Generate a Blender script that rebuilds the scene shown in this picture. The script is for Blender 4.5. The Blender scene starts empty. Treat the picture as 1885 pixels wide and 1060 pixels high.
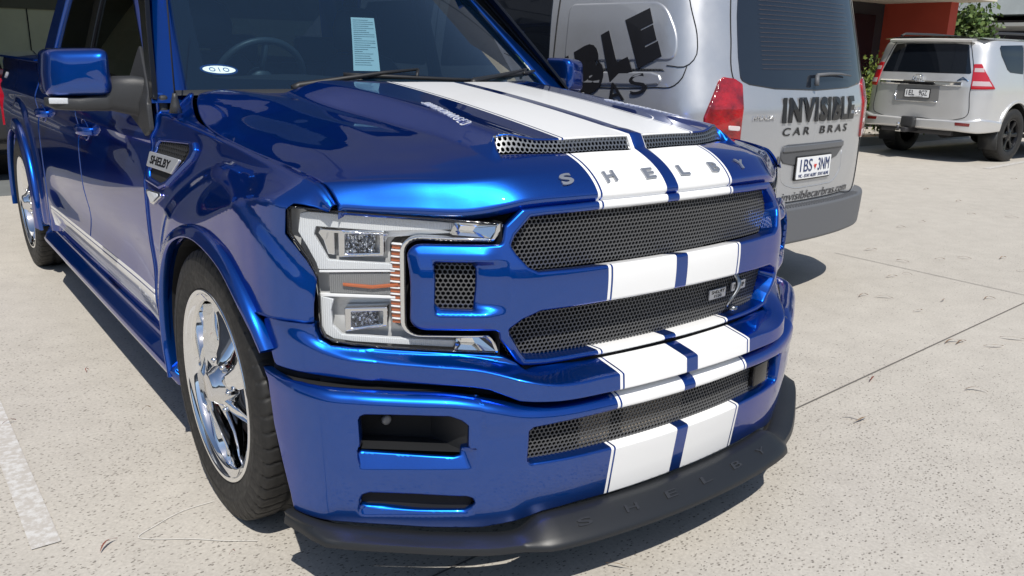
import bpy, bmesh, math, random
import numpy as np
from mathutils import Vector, Matrix
from mathutils.geometry import delaunay_2d_cdt
random.seed(7); rng=np.random.default_rng(7)
scene=bpy.context.scene
COL=scene.collection
R=math.radians
# ------------------------------------------------------------------ camera
def make_camera():
    yaw,pitch,roll=0.64720,0.27214,0.0246
    f=1549.1/1885*36
    cy,sy,cp,sp=math.cos(yaw),math.sin(yaw),math.cos(pitch),math.sin(pitch)
    fwd=Vector((sy*cp,cy*cp,-sp)); right=Vector((cy,-sy,0)); up=right.cross(fwd)
    r2=right*math.cos(roll)+up*math.sin(roll); u2=-right*math.sin(roll)+up*math.cos(roll)
    M=Matrix((r2,u2,-fwd)).transposed().to_4x4(); M.translation=Vector((-1.7148,-1.4886,1.3930))
    cd=bpy.data.cameras.new('camera'); cd.sensor_width=36; cd.sensor_fit='HORIZONTAL'; cd.lens=f
    cd.clip_start=.05; cd.clip_end=3000
    co=bpy.data.objects.new('camera',cd); COL.objects.link(co); co.matrix_world=M; scene.camera=co
make_camera()
# ------------------------------------------------------------------ light
SUN=Vector((-.30,-.62,1.0)).normalized()
EL=math.asin(SUN.z); AZ=math.atan2(SUN.x,SUN.y)
w=bpy.data.worlds.new('World'); scene.world=w; w.use_nodes=True
nt=w.node_tree; bg=nt.nodes['Background']
sky=nt.nodes.new('ShaderNodeTexSky'); sky.sky_type='NISHITA'; sky.sun_disc=False
sky.sun_elevation=EL; sky.sun_rotation=AZ; sky.air_density=1.0; sky.dust_density=.6; sky.ozone_density=1.2
nt.links.new(sky.outputs[0],bg.inputs[0]); bg.inputs[1].default_value=.10
sl=bpy.data.lights.new('sun','SUN'); sl.energy=4.2; sl.angle=R(.53); sl.color=(1,.955,.88)
so=bpy.data.objects.new('sun',sl); COL.objects.link(so); so.rotation_euler=SUN.to_track_quat('Z','Y').to_euler(); so.location=(0,0,20)
scene.view_settings.view_transform='Standard'; scene.view_settings.look='None'
scene.view_settings.exposure=.12; scene.view_settings.gamma=1
# ------------------------------------------------------------------ materials
MATS={}
def mat(name,color=(.5,.5,.5),rough=.5,metal=0.,coat=0.,spec=.5,build=None,**k):
    if name in MATS: return MATS[name]
    m=bpy.data.materials.new(name); m.use_nodes=True; b=m.node_tree.nodes['Principled BSDF']
    b.inputs['Base Color'].default_value=(*color,1); b.inputs['Roughness'].default_value=rough
    b.inputs['Metallic'].default_value=metal; b.inputs['Coat Weight'].default_value=coat
    b.inputs['Coat Roughness'].default_value=k.get('coatr',.015); b.inputs['Specular IOR Level'].default_value=spec
    if 'coatior' in k: b.inputs['Coat IOR'].default_value=k['coatior']
    if k.get('emit'): b.inputs['Emission Color'].default_value=(*color,1); b.inputs['Emission Strength'].default_value=k['emit']
    if build: build(m.node_tree,b)
    MATS[name]=m; return m
def N(nt,t,**k):
    n=nt.nodes.new('ShaderNode'+t)
    for a,v in k.items():
        if a=='inp':
            for i,x in v.items(): n.inputs[i].default_value=x
        else: setattr(n,a,v)
    return n
def L(nt,a,b): nt.links.new(a,b)
def coords(nt,kind='Object',scale=(1,1,1)):
    t=N(nt,'TexCoord'); mp=N(nt,'Mapping'); mp.inputs['Scale'].default_value=scale; L(nt,t.outputs[kind],mp.inputs[0]); return mp.outputs[0]
def ramp(nt,fac,stops,interp='LINEAR'):
    r=N(nt,'ValToRGB'); r.color_ramp.interpolation=interp; e=r.color_ramp.elements
    while len(e)<len(stops): e.new(.5)
    for x,(p,c) in zip(e,stops): x.position=p; x.color=(*c,1) if len(c)==3 else c
    if fac is not None: L(nt,fac,r.inputs[0])
    return r.outputs[0]
def noise(nt,vec,scale,detail=3,rough=.5,out=0):
    n=N(nt,'TexNoise'); n.inputs['Scale'].default_value=scale; n.inputs['Detail'].default_value=detail; n.inputs['Roughness'].default_value=rough
    L(nt,vec,n.inputs['Vector']); return n.outputs[out]
def mixc(nt,fac,a,b,mode='MIX'):
    m=N(nt,'MixRGB'); m.blend_type=mode
    for i,x in ((0,fac),(1,a),(2,b)):
        if isinstance(x,(int,float)): m.inputs[i].default_value=x
        elif isinstance(x,tuple): m.inputs[i].default_value=(*x,1)
        else: L(nt,x,m.inputs[i])
    return m.outputs[0]
def math_(nt,op,a,b=None,c=None):
    m=N(nt,'Math'); m.operation=op
    for i,x in enumerate((a,b,c)):
        if x is None: continue
        if isinstance(x,(int,float)): m.inputs[i].default_value=x
        else: L(nt,x,m.inputs[i])
    return m.outputs[0]
def bump(nt,b,h,strength=.2,dist=.01):
    n=N(nt,'Bump'); n.inputs['Strength'].default_value=strength; n.inputs['Distance'].default_value=dist
    L(nt,h,n.inputs['Height']); L(nt,n.outputs[0],b.inputs['Normal']); return n
BLUE=(.002,.052,.40)
def paint_nodes(stripes):
    def f(nt,b):
        v=coords(nt)
        fl=noise(nt,v,1400,1,.5)
        blue=mixc(nt,ramp(nt,fl,[(.35,(0,0,0)),(.75,(1,1,1))]),(.0003,.052,.31),(.0008,.086,.45))
        dust=ramp(nt,noise(nt,v,9,6,.7),[(.45,(0,0,0)),(.8,(1,1,1))])
        b.inputs['Coat Weight'].default_value=1; b.inputs['Coat IOR'].default_value=1.7; b.inputs['Specular Tint'].default_value=(.10,.22,.60,1)
        L(nt,math_(nt,'MULTIPLY_ADD',dust,.02,.003),b.inputs['Coat Roughness'])
        if not stripes:
            L(nt,blue,b.inputs['Base Color']); return
        s=N(nt,'SeparateXYZ'); L(nt,N(nt,'TexCoord').outputs['Object'],s.inputs[0])
        ax=math_(nt,'ABSOLUTE',s.outputs[0])
        def band(lo,hi): return math_(nt,'MULTIPLY',math_(nt,'GREATER_THAN',ax,lo),math_(nt,'LESS_THAN',ax,hi))
        wm=math_(nt,'MAXIMUM',band(.0225,.2475),band(.2535,.262))
        L(nt,mixc(nt,wm,blue,(.83,.83,.82)),b.inputs['Base Color'])
        L(nt,math_(nt,'MULTIPLY_ADD',wm,-.6,1),b.inputs['Coat Weight'])
        L(nt,math_(nt,'MULTIPLY',math_(nt,'SUBTRACT',1,wm),.88),b.inputs['Metallic'])
    return f
PAINT=mat('blue_paint',BLUE,.30,.88,1,build=paint_nodes(False))
PAINTS=mat('blue_paint_with_white_stripes',BLUE,.30,.88,1,build=paint_nodes(True))
CHROME=mat('chrome',(.86,.87,.88),.04,1)
CHROMED=mat('chrome_trim',(.75,.76,.78),.12,1)
ALU=mat('brushed_badge_metal',(.62,.63,.65),.42,.7)
def plastic_nodes(sc,st):
    def f(nt,b):
        v=coords(nt); bump(nt,b,noise(nt,v,sc,2),st,.002)
    return f
BLACKP=mat('textured_black_plastic',(.028,.029,.031),.48,build=plastic_nodes(420,.35))
BLACKS=mat('satin_black_lip',(.013,.0145,.017),.42,spec=.5,build=plastic_nodes(900,.08))
BLACKG=mat('gloss_black',(.006,.006,.007),.12)
DARK=mat('dark_cavity',(.008,.008,.009),.8)
MESHM=mat('black_mesh_metal',(.12,.122,.126),.46,.4)
MESHS=mat('grey_mesh_metal',(.22,.225,.23),.38,.8)
def rubber(nt,b):
    v=coords(nt); n=noise(nt,v,22,6,.65)
    L(nt,ramp(nt,n,[(.3,(.007,.007,.007)),(.75,(.020,.019,.018))]),b.inputs['Base Color'])
    L(nt,ramp(nt,noise(nt,v,60,3),[(.3,(.55,)*3),(.8,(.8,)*3)]),b.inputs['Roughness'])
    bump(nt,b,noise(nt,v,300,3),.15,.002)
RUBBER=mat('tyre_rubber',(.02,.02,.02),.65,build=rubber)
def glassmat(name,tint,ior=1.5,tr=.9,rough=0.0,body=(.01,.01,.01)):
    m=bpy.data.materials.new(name); m.use_nodes=True; nt=m.node_tree; nt.nodes.clear()
    o=N(nt,'OutputMaterial'); t=N(nt,'BsdfTransparent'); t.inputs[0].default_value=(*tint,1)
    g=N(nt,'BsdfGlossy'); g.inputs[0].default_value=(1,1,1,1); g.inputs['Roughness'].default_value=rough
    d=N(nt,'BsdfDiffuse'); d.inputs[0].default_value=(*body,1)
    mx0=N(nt,'MixShader'); mx0.inputs[0].default_value=tr; L(nt,d.outputs[0],mx0.inputs[1]); L(nt,t.outputs[0],mx0.inputs[2])
    fr=N(nt,'Fresnel'); fr.inputs[0].default_value=ior
    ge=N(nt,'NewGeometry'); fa=math_(nt,'MULTIPLY',fr.outputs[0],math_(nt,'SUBTRACT',1,ge.outputs['Backfacing']))
    mx=N(nt,'MixShader'); L(nt,fa,mx.inputs[0]); L(nt,mx0.outputs[0],mx.inputs[1]); L(nt,g.outputs[0],mx.inputs[2])
    L(nt,mx.outputs[0],o.inputs[0]); MATS[name]=m; return m
WSG=glassmat('windscreen_glass',(.45,.60,.68),1.85,.92,body=(.015,.075,.17))  # blue diffuse body stands in for the sky reflected in the glass
SIDEG=glassmat('side_window_glass',(.16,.18,.19),1.55,.95)
TINTG=glassmat('tinted_rear_glass',(.05,.055,.06),1.6,.95)
LENS=glassmat('clear_lens',(.985,.99,.99),1.42,1.0)
REDL=mat('red_lens',(.42,.008,.012),.08,spec=.6,coat=1)
REDD=mat('dark_red_lens',(.16,.006,.008),.12,spec=.6,coat=1)
AMBER=mat('amber_lens',(.40,.10,.03),.2,coat=.5)
WHITEP=mat('white_plastic',(.8,.8,.8),.35)
def N_x(nt):
    q=N(nt,'SeparateXYZ'); L(nt,N(nt,'TexCoord').outputs['Object'],q.inputs[0]); return q.outputs[0]
FROST=mat('frosted_light_pipe',(.60,.62,.64),.2,spec=.7,build=lambda nt,b:(bump(nt,b,math_(nt,'SINE',math_(nt,'MULTIPLY',N_x(nt),1500)),.35,.002)))
# ------------------------------------------------------------------ object helpers
def link(name,me,m,parent=None,smooth=True,mats=None):
    o=bpy.data.objects.new(name,me); COL.objects.link(o)
    if mats:
        for q in mats: me.materials.append(q)
    elif m: me.materials.append(m)
    if smooth: me.polygons.foreach_set('use_smooth',[True]*len(me.polygons))
    if parent: o.parent=parent
    return o
def mesh(name,V,F,m,parent=None,smooth=True,mi=None,mats=None):
    me=bpy.data.meshes.new(name); me.from_pydata([tuple(map(float,v)) for v in V],[],F); 
    o=link(name,me,m,parent,smooth,mats)
    if mi is not None: me.polygons.foreach_set('material_index',list(mi))
    me.update(); return o
def tag(o,label=None,cat=None,group=None,kind=None):
    if label: o['label']=label
    if cat: o['category']=cat
    if group: o['group']=group
    if kind: o['kind']=kind
    return o
def thing(name,label,cat,loc=(0,0,0),rz=0,group=None):
    o=bpy.data.objects.new(name,None); COL.objects.link(o); o.location=loc; o.rotation_euler=(0,0,rz); o.empty_display_size=.2
    return tag(o,label,cat,group)
class MB:
    def __init__(s): s.V=[];s.F=[];s.M=[]
    def add(s,V,F,mi=0):
        o=len(s.V); s.V+= [tuple(v) for v in V]; s.F+=[tuple(i+o for i in f) for f in F]; s.M+=[mi]*len(F); return s
    def box(s,c,d,rot=None,mi=0,bev=0):
        x,y,z=d[0]/2,d[1]/2,d[2]/2
        if bev:
            bm=bmesh.new(); bmesh.ops.create_cube(bm,size=1); bmesh.ops.scale(bm,vec=d,verts=bm.verts)
            bmesh.ops.bevel(bm,geom=list(bm.edges),offset=bev,segments=3,profile=.5,affect='EDGES')
            V=[v.co.copy() for v in bm.verts]; bm.verts.index_update(); F=[[v.index for v in f.verts] for f in bm.faces]; bm.free()
        else:
            V=[Vector(v) for v in ((-x,-y,-z),(x,-y,-z),(x,y,-z),(-x,y,-z),(-x,-y,z),(x,-y,z),(x,y,z),(-x,y,z))]
            F=[(0,3,2,1),(4,5,6,7),(0,1,5,4),(1,2,6,5),(2,3,7,6),(3,0,4,7)]
        if rot is not None: V=[rot@v for v in V]
        return s.add([v+Vector(c) for v in V],F,mi)
    def loft(s,rings,closed=True,cap=True,mi=0):
        n=len(rings[0]); V=[p for r in rings for p in r]; F=[]
        for i in range(len(rings)-1):
            for j in range(n if closed else n-1):
                a=i*n+j;b=i*n+(j+1)%n; F.append((a,b,b+n,a+n))
        if cap and closed: F.append(tuple(range(n))[::-1]); F.append(tuple(range((len(rings)-1)*n,len(rings)*n)))
        return s.add(V,F,mi)
    def tube(s,pts,r,n=10,mi=0,cap=True):
        pts=[Vector(p) for p in pts]; rings=[]
        rr=r if isinstance(r,(list,tuple)) else [r]*len(pts); ref=None
        for i,p in enumerate(pts):
            d=(pts[min(i+1,len(pts)-1)]-pts[max(i-1,0)]).normalized()
            if ref is None: ref=Vector((0,0,1)) if abs(d.z)<.9 else Vector((1,0,0))
            a=d.cross(ref).normalized(); b=a.cross(d).normalized(); ref=b
            rings.append([p+(a*math.cos(t)+b*math.sin(t))*rr[i] for t in [k*2*math.pi/n for k in range(n)]])
        return s.loft(rings,True,cap,mi)
    def build(s,name,m,parent=None,smooth=True,mats=None):
        return mesh(name,s.V,s.F,m,parent,smooth,s.M if mats else None,mats)
def auto_smooth(o,ang=35):
    me=o.data; bm=bmesh.new(); bm.from_mesh(me); a=R(ang)
    for e in bm.edges:
        if len(e.link_faces)==2 and e.calc_face_angle(0)>a: e.smooth=False
    bm.to_mesh(me); bm.free(); return o
def rbox(name,c,d,m,parent=None,bev=.01,rz=0):
    mb=MB(); mb.box(c,d,Matrix.Rotation(rz,3,'Z') if rz else None,0,bev); return auto_smooth(mb.build(name,m,parent))
# 2D polygon tools
def area2(P): x,y=P[:,0],P[:,1]; return .5*np.sum(x*np.roll(y,-1)-y*np.roll(x,-1))
def fillet(P,r,n=5):
    P=np.array(P,float); P=P[np.hypot(*(P-np.roll(P,1,0)).T)>1e-6]; out=[]; m=len(P)
    if area2(P)<0: P=P[::-1]; r=r[::-1] if isinstance(r,(list,tuple)) else r
    for i in range(m):
        a,b,c=P[i-1],P[i],P[(i+1)%m]; ri=r[i] if isinstance(r,(list,tuple)) else r
        u=a-b; v=c-b; lu,lv=np.hypot(*u),np.hypot(*v); u/=lu; v/=lv
        th=math.acos(max(-1,min(1,float(u@v))))
        if ri<=0 or th>math.pi-.05: out.append(b); continue
        d=min(ri/math.tan(th/2),.48*lu,.48*lv)
        p0,p1=b+u*d,b+v*d
        for k in range(n+1):
            t=k/n; out.append((1-t)**2*p0+2*t*(1-t)*b+t*t*p1)
    return np.array(out)
def resamp(P,step):
    out=[]
    for i in range(len(P)):
        a,b=P[i],P[(i+1)%len(P)]; l=np.hypot(*(b-a)); k=max(1,int(math.ceil(l/step)))
        if l<1e-6: continue
        for j in range(k): out.append(a+(b-a)*j/k)
    return np.array(out)
def inpoly(Q,P):
    x,y=Q[:,0][:,None],Q[:,1][:,None]; x0,y0=P[:,0],P[:,1]; x1,y1=np.roll(x0,-1),np.roll(y0,-1)
    with np.errstate(divide='ignore',invalid='ignore'):
        c=((y0>y)!=(y1>y))&(x<(x1-x0)*(y-y0)/(y1-y0)+x0)
    return (c.sum(1)%2)==1
def pdist(Q,P):
    a=P; b=np.roll(P,-1,0); ab=b-a; l=(ab**2).sum(1)+1e-15; out=np.full(len(Q),1e9)
    for s in range(0,len(Q),4000):
        q=Q[s:s+4000,None,:]; t=np.clip(((q-a)*ab).sum(2)/l,0,1); d=np.hypot(*np.moveaxis(q-(a+t[...,None]*ab),2,0)); out[s:s+4000]=d.min(1)
    return out
def vnorm(P):
    t0=P-np.roll(P,1,0); t1=np.roll(P,-1,0)-P
    t0/=np.hypot(t0[:,0],t0[:,1])[:,None]+1e-12; t1/=np.hypot(t1[:,0],t1[:,1])[:,None]+1e-12
    t=t0+t1; t/=np.hypot(t[:,0],t[:,1])[:,None]+1e-12
    return np.stack([-t[:,1],t[:,0]],1)   # inward for CCW
def snorm(surf,U,V,sgn=1,e=2.5e-3):
    du=surf(U+e,V)-surf(U-e,V); dv=surf(U,V+e)-surf(U,V-e); n=np.cross(du,dv); n/=np.linalg.norm(n,axis=1)[:,None]+1e-15
    return n*sgn
def panel(name,outer,surf,m,parent=None,holes=(),grid=.02,step=.012,r=.006,wall=.015,sgn=1,flip=False,holewall=None,dens=None,gfil=None,lift=0.,fillr=0.,hfill=0.,mats=None):
    """sheet cut to an outline in the surface's own parameters, with rounded edges and turned-in walls. sgn flips the outward side."""
    O=fillet(outer,fillr) if fillr else np.array(outer,float)
    if area2(O)<0: O=O[::-1]
    H=[fillet(h,hfill) if hfill else np.array(h,float) for h in holes]
    H=[h if area2(h)>0 else h[::-1] for h in H]
    loops=[resamp(O,step)]+[resamp(h,step)[::-1] for h in H]
    allL=[l.copy() for l in loops]
    def bd(Q):
        d=np.full(len(Q),1e9)
        for l in allL: d=np.minimum(d,pdist(Q,l))
        return d
    def inside(Q):
        k=inpoly(Q,loops[0])
        for l in loops[1:]: k&=~inpoly(Q,l)
        return k
    pts=[np.vstack(loops)]; dd=[np.zeros(len(pts[0]))]
    for k in ((.12,.35,.65,1.) if r>0 else ()):
        Q=np.vstack([l+vnorm(l)*r*k for l in loops]); Q=Q[inside(Q)]; b=bd(Q); Q=Q[b>r*k*.93]; pts.append(Q); dd.append(np.full(len(Q),r*k))
    mn,mx=O.min(0),O.max(0); gx=np.arange(mn[0],mx[0],grid); gy=np.arange(mn[1],mx[1],grid*.9)
    G=np.array([(x+(grid/2 if j%2 else 0),y) for j,y in enumerate(gy) for x in gx])
    if gfil is not None and len(G): G=G[gfil(G)]
    if dens is not None: G=np.vstack([G]+dens)
    if len(G):
        G=G[inside(G)]
        if len(G): b=bd(G); G=G[b>max(r*1.25,grid*.35)]
    pts.append(G); dd.append(np.full(len(G),9.)); Pn=np.vstack([p for p in pts if len(p)]); D=np.concatenate([d for p,d in zip(pts,dd) if len(p)])
    edges=[];o=0
    for l in loops:
        n=len(l); edges+=[(o+i,o+(i+1)%n) for i in range(n)]; o+=n
    nb=o
    res=delaunay_2d_cdt([Vector(map(float,p)) for p in Pn],edges,[],1,1e-7)
    co=np.array([list(v) for v in res[0]]); T=np.array(res[2]); orig=res[3]
    Dn=np.array([D[q[0]] if q else 0. for q in orig])
    T=T[inside(co[T].mean(1))]
    U,Vv=co[:,0],co[:,1]; P=surf(U,Vv); nrm=snorm(surf,U,Vv,sgn)
    rr=max(r,1e-6); push=np.where(Dn<rr,rr-np.sqrt(np.maximum(0,rr*rr-(rr-Dn)**2)),0)
    P3=P-nrm*(push-lift)[:,None]
    tri=[tuple(map(int,t)) for t in T]
    # orientation
    F=tri if sgn>0 else [t[::-1] for t in tri]
    V=[tuple(p) for p in P3]
    mapo={}
    for i,q in enumerate(orig):
        for k in q:
            if k<nb: mapo[k]=i
    if wall:
        o=0
        for li,l in enumerate(loops):
            n=len(l); wl=wall if li==0 or holewall is None else holewall
            if wl:
                idx=[mapo.get(o+i,o+i) for i in range(n)]; base=len(V)
                for i in idx: V.append(tuple(P[i]-nrm[i]*(rr+wl-lift)))
                for i in range(n):
                    a,b=idx[i],idx[(i+1)%n]; c,d=base+i,base+(i+1)%n
                    F.append((b,a,c,d) if sgn>0 else (a,b,d,c))
            o+=n
    if flip: F=[f[::-1] for f in F]
    ob=mesh(name,V,F,m,parent,True); me=ob.data
    nv=np.empty(len(V)*3,dtype=np.float32); me.vertex_normals.foreach_get('vector',nv); nv=nv.reshape(-1,3)
    k=len(P3); keep=(Dn>=rr*.999) if r>0 else np.ones(k,bool); an=nrm[:k].copy()
    if keep.any():
        flipn=np.sign(np.sum(an*nv[:k],axis=1)); flipn[flipn==0]=1; nv[:k][keep]=(an*flipn[:,None])[keep]
        me.normals_split_custom_set_from_vertices([tuple(map(float,q)) for q in nv])
    return ob
def mirx(surf): return lambda U,V: surf(U,V)*np.array([-1,1,1])
def hexmesh(name,region,surf,m,parent,pitch=.012,bar=.0028,depth=.004,sgn=1,margin=.004):
    """honeycomb sheet with real holes over a parameter region (polygon)"""
    P=np.array(region,float); mn,mx=P.min(0)-pitch,P.max(0)+pitch
    rowh=pitch*math.sqrt(3)/2; C=[]
    j=0; y=mn[1]
    while y<mx[1]:
        x=mn[0]+(pitch/2 if j%2 else 0)
        while x<mx[0]: C.append((x,y)); x+=pitch
        y+=rowh; j+=1
    C=np.array(C); C=C[inpoly(C,P)|(pdist(C,P)<margin)]
    ro=pitch/math.sqrt(3); ri=(pitch-bar)/math.sqrt(3)
    a=np.array([math.pi/6+k*math.pi/3 for k in range(6)])
    U=[];Vv=[];k=len(C)
    oo=C[:,None,:]+np.stack([np.cos(a),np.sin(a)],1)[None]*ro; ii=C[:,None,:]+np.stack([np.cos(a),np.sin(a)],1)[None]*ri
    A=np.concatenate([oo,ii],1).reshape(-1,2); S=surf(A[:,0],A[:,1]); n=snorm(surf,A[:,0],A[:,1],sgn)
    S=S.reshape(k,12,3); n=n.reshape(k,12,3); B=S[:,6:]-n[:,6:]*depth
    V=np.concatenate([S,B],1).reshape(-1,3); F=[]
    for c in range(k):
        o=c*18
        for q in range(6):
            r2=(q+1)%6
            f1=(o+q,o+r2,o+6+r2,o+6+q); f2=(o+6+q,o+6+r2,o+12+r2,o+12+q)
            F+= [f1,f2] if sgn>0 else [f1[::-1],f2[::-1]]
    return mesh(name,V,F,m,parent,False)
def text_mesh(body,size=1,extrude=.0,offset=0.,align='CENTER',shear=0.,space=1.,bevel=0.,res=4,cuts=0):
    c=bpy.data.curves.new('t','FONT'); c.body=body; c.size=size; c.extrude=extrude; c.offset=offset; c.align_x=align; c.align_y='CENTER'; c.shear=shear; c.space_character=space; c.bevel_depth=bevel; c.resolution_u=res
    o=bpy.data.objects.new('t',c); COL.objects.link(o); dg=bpy.context.evaluated_depsgraph_get(); me=bpy.data.meshes.new_from_object(o.evaluated_get(dg))
    if cuts:
        bm=bmesh.new(); bm.from_mesh(me); xs=[v.co.x for v in bm.verts]; a,b=min(xs),max(xs)
        for k in range(1,cuts): bmesh.ops.bisect_plane(bm,geom=list(bm.verts)+list(bm.edges)+list(bm.faces),plane_co=(a+(b-a)*k/cuts,0,0),plane_no=(1,0,0))
        bm.to_mesh(me); bm.free()
    V=np.array([list(v.co) for v in me.vertices]); F=[tuple(p.vertices) for p in me.polygons]
    bpy.data.objects.remove(o); bpy.data.curves.remove(c); bpy.data.meshes.remove(me); return V,F
def text_on(mb,body,surf,origin,ud,vd,sgn=1,off=.002,h=.002,mi=0,W=None,H=None,norm=True,**k):
    """lettering wrapped on a surface: origin in parameters, ud/vd = parameter steps per unit; W,H force the size"""
    V,F=text_mesh(body,extrude=.5,**k)
    mn,mx=V.min(0),V.max(0)
    if W: V[:,0]=(V[:,0]-(mn[0]+mx[0])/2)/(mx[0]-mn[0])*W
    if H: V[:,1]=(V[:,1]-(mn[1]+mx[1])/2)/(mx[1]-mn[1])*H
    A=np.array(origin)+V[:,:1]*np.array(ud)+V[:,1:2]*np.array(vd)
    S=surf(A[:,0],A[:,1]); n=snorm(surf,A[:,0],A[:,1],sgn)
    zz=np.where(V[:,2]>0,off+h,off-.0005)[:,None]
    mb.add([tuple(p) for p in S+n*zz],F,mi); return mb
def fnp(pts):
    a=np.array(pts,float); return lambda v:np.interp(v,a[:,0],a[:,1])
def fns(pts):
    """smooth (C1) interpolation through points"""
    a=np.array(pts,float); x,y=a[:,0],a[:,1]; d=np.diff(y)/np.diff(x); m=np.r_[d[0],(d[1:]*np.diff(x)[:-1]+d[:-1]*np.diff(x)[1:])/(x[2:]-x[:-2]),d[-1]]
    def f(v):
        v=np.clip(v,x[0],x[-1]); i=np.clip(np.searchsorted(x,v,side='right')-1,0,len(x)-2); h=x[i+1]-x[i]; t=(v-x[i])/h
        return (2*t**3-3*t**2+1)*y[i]+(t**3-2*t**2+t)*h*m[i]+(-2*t**3+3*t**2)*y[i+1]+(t**3-t**2)*h*m[i+1]
    return f
def sstep(x): x=np.clip(x,0,1); return x*x*(3-2*x)
def lathe(mb,prof,n=64,mi=0,ax='x',fn=None):
    """profile (a=along axis, r) revolved"""
    rings=[]
    for k in range(n):
        t=2*math.pi*k/n; ring=[]
        for j,(a,r) in enumerate(prof):
            if fn: a,r=fn(a,r,t,j)
            ring.append((a,r*math.cos(t),r*math.sin(t)) if ax=='x' else (r*math.cos(t),r*math.sin(t),a))
        rings.append(ring)
    m=len(prof); V=[p for r in rings for p in r]; F=[]
    for k in range(n):
        for j in range(m-1):
            a=k*m+j; b=((k+1)%n)*m+j; F.append((a,b,b+1,a+1))
    return mb.add(V,F,mi)
# ================================================================== blue pickup: front
def spl(pts):
    P=np.array(pts,float);d=np.r_[0,np.cumsum(np.hypot(*np.diff(P,axis=0).T))]; m=np.zeros_like(P)
    m[1:-1]=((P[2:]-P[1:-1])/(d[2:]-d[1:-1])[:,None]*(d[1:-1]-d[:-2])[:,None]+(P[1:-1]-P[:-2])/(d[1:-1]-d[:-2])[:,None]*(d[2:]-d[1:-1])[:,None])/(d[2:]-d[:-2])[:,None]
    m[0]=(P[1]-P[0])/(d[1]-d[0]);m[-1]=(P[-1]-P[-2])/(d[-1]-d[-2])
    if abs(P[0][0])<1e-9: m[0]=[np.hypot(*m[0]),0]
    out=[]
    for i in range(len(P)-1):
        h=d[i+1]-d[i];t=np.linspace(0,1,40,endpoint=False)[:,None]
        out.append((2*t**3-3*t**2+1)*P[i]+(t**3-2*t**2+t)*h*m[i]+(-2*t**3+3*t**2)*P[i+1]+(t**3-t**2)*h*m[i+1])
    out.append(P[-1:]);T=np.vstack(out); s=np.r_[0,np.cumsum(np.hypot(*np.diff(T,axis=0).T))]
    return s,T
UC=[(0,.062),(.26,.074),(.4,.092),(.5,.116),(.58,.158),(.66,.212),(.74,.270),(.82,.330),(.88,.375),(.925,.412),(.955,.455),(.975,.52),(.985,.6),(.99,.75)]
BC=[(0,-.042),(.26,-.028),(.4,-.008),(.513,.022),(.6,.058),(.7,.116),(.8,.184),(.88,.240),(.94,.292),(.975,.355),(.992,.42),(1.0,.5),(1.0,.6)]
sU,TU=spl(UC); sB,TB=spl(BC)
def mk(s,T):
    X=lambda q: np.sign(q)*np.interp(np.abs(q),s,T[:,0]); Y=lambda q: np.interp(np.abs(q),s,T[:,1])
    xm=np.maximum.accumulate(T[:,0]+np.arange(len(T))*1e-7)
    S=lambda x: np.sign(x)*np.interp(np.abs(x),xm,s)
    return X,Y,S
XU,YU,SU_=mk(sU,TU); XB,YB,SB_=mk(sB,TB)
yU=lambda x:np.interp(np.abs(x),TU[:,0],TU[:,1]); yB=lambda x:np.interp(np.abs(x),TB[:,0],TB[:,1])
def toS(S,pts): return [(float(S(np.array(p[0]))),p[1]) for p in pts]
def sym(pts): return list(pts)+[(-x,z) for x,z in pts[::-1]]
def curve_surf(X,Y,prof): return lambda s,z: np.stack([X(s),Y(s)+prof(s,z),z],1)
truck=thing('pickup_truck','lowered metallic blue pickup truck with twin white racing stripes, nearest vehicle, facing the camera','pickup truck',(0,0,0))
# ---- hood
HX=[0,.2,.35,.46,.60,.70,.78,.85,.88]
HT=[0,.012,.036,.052,.075,.14,.3,.6,.9,1.15,1.5]
HZ=np.array([
[1.049,1.049,1.049,1.046,1.018,1.019,1.021,1.024,1.026],
[1.067,1.067,1.067,1.062,1.036,1.036,1.037,1.041,1.042],
[1.092,1.092,1.091,1.087,1.070,1.070,1.068,1.066,1.063],
[1.104,1.104,1.103,1.100,1.088,1.087,1.082,1.077,1.073],
[1.118,1.118,1.116,1.112,1.098,1.094,1.088,1.082,1.078],
[1.144,1.143,1.140,1.134,1.114,1.107,1.101,1.092,1.087],
[1.172,1.171,1.168,1.160,1.137,1.130,1.122,1.105,1.098],
[1.200,1.199,1.195,1.183,1.168,1.160,1.148,1.127,1.118],
[1.225,1.223,1.218,1.207,1.197,1.187,1.175,1.155,1.143],
[1.250,1.248,1.246,1.240,1.233,1.230,1.224,1.203,1.185],
[1.270,1.270,1.268,1.266,1.263,1.261,1.258,1.252,1.245]])
def hermite_rows(x,X,Z,axis_first=True):
    X=np.array(X); d=np.diff(Z,axis=0)/np.diff(X)[:,None]; m=np.empty_like(Z); m[0]=d[0]; m[-1]=d[-1]
    h=np.diff(X)[:,None]; m[1:-1]=(d[1:]*h[:-1]+d[:-1]*h[1:])/(h[:-1]+h[1:])
    x=np.clip(x,X[0],X[-1]); i=np.clip(np.searchsorted(X,x,side='right')-1,0,len(X)-2); hh=(X[i+1]-X[i])[:,None]; t=((x-X[i])[:,None])/hh
    return (2*t**3-3*t**2+1)*Z[i]+(t**3-2*t**2+t)*hh*m[i]+(-2*t**3+3*t**2)*Z[i+1]+(t**3-t**2)*hh*m[i+1]
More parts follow.
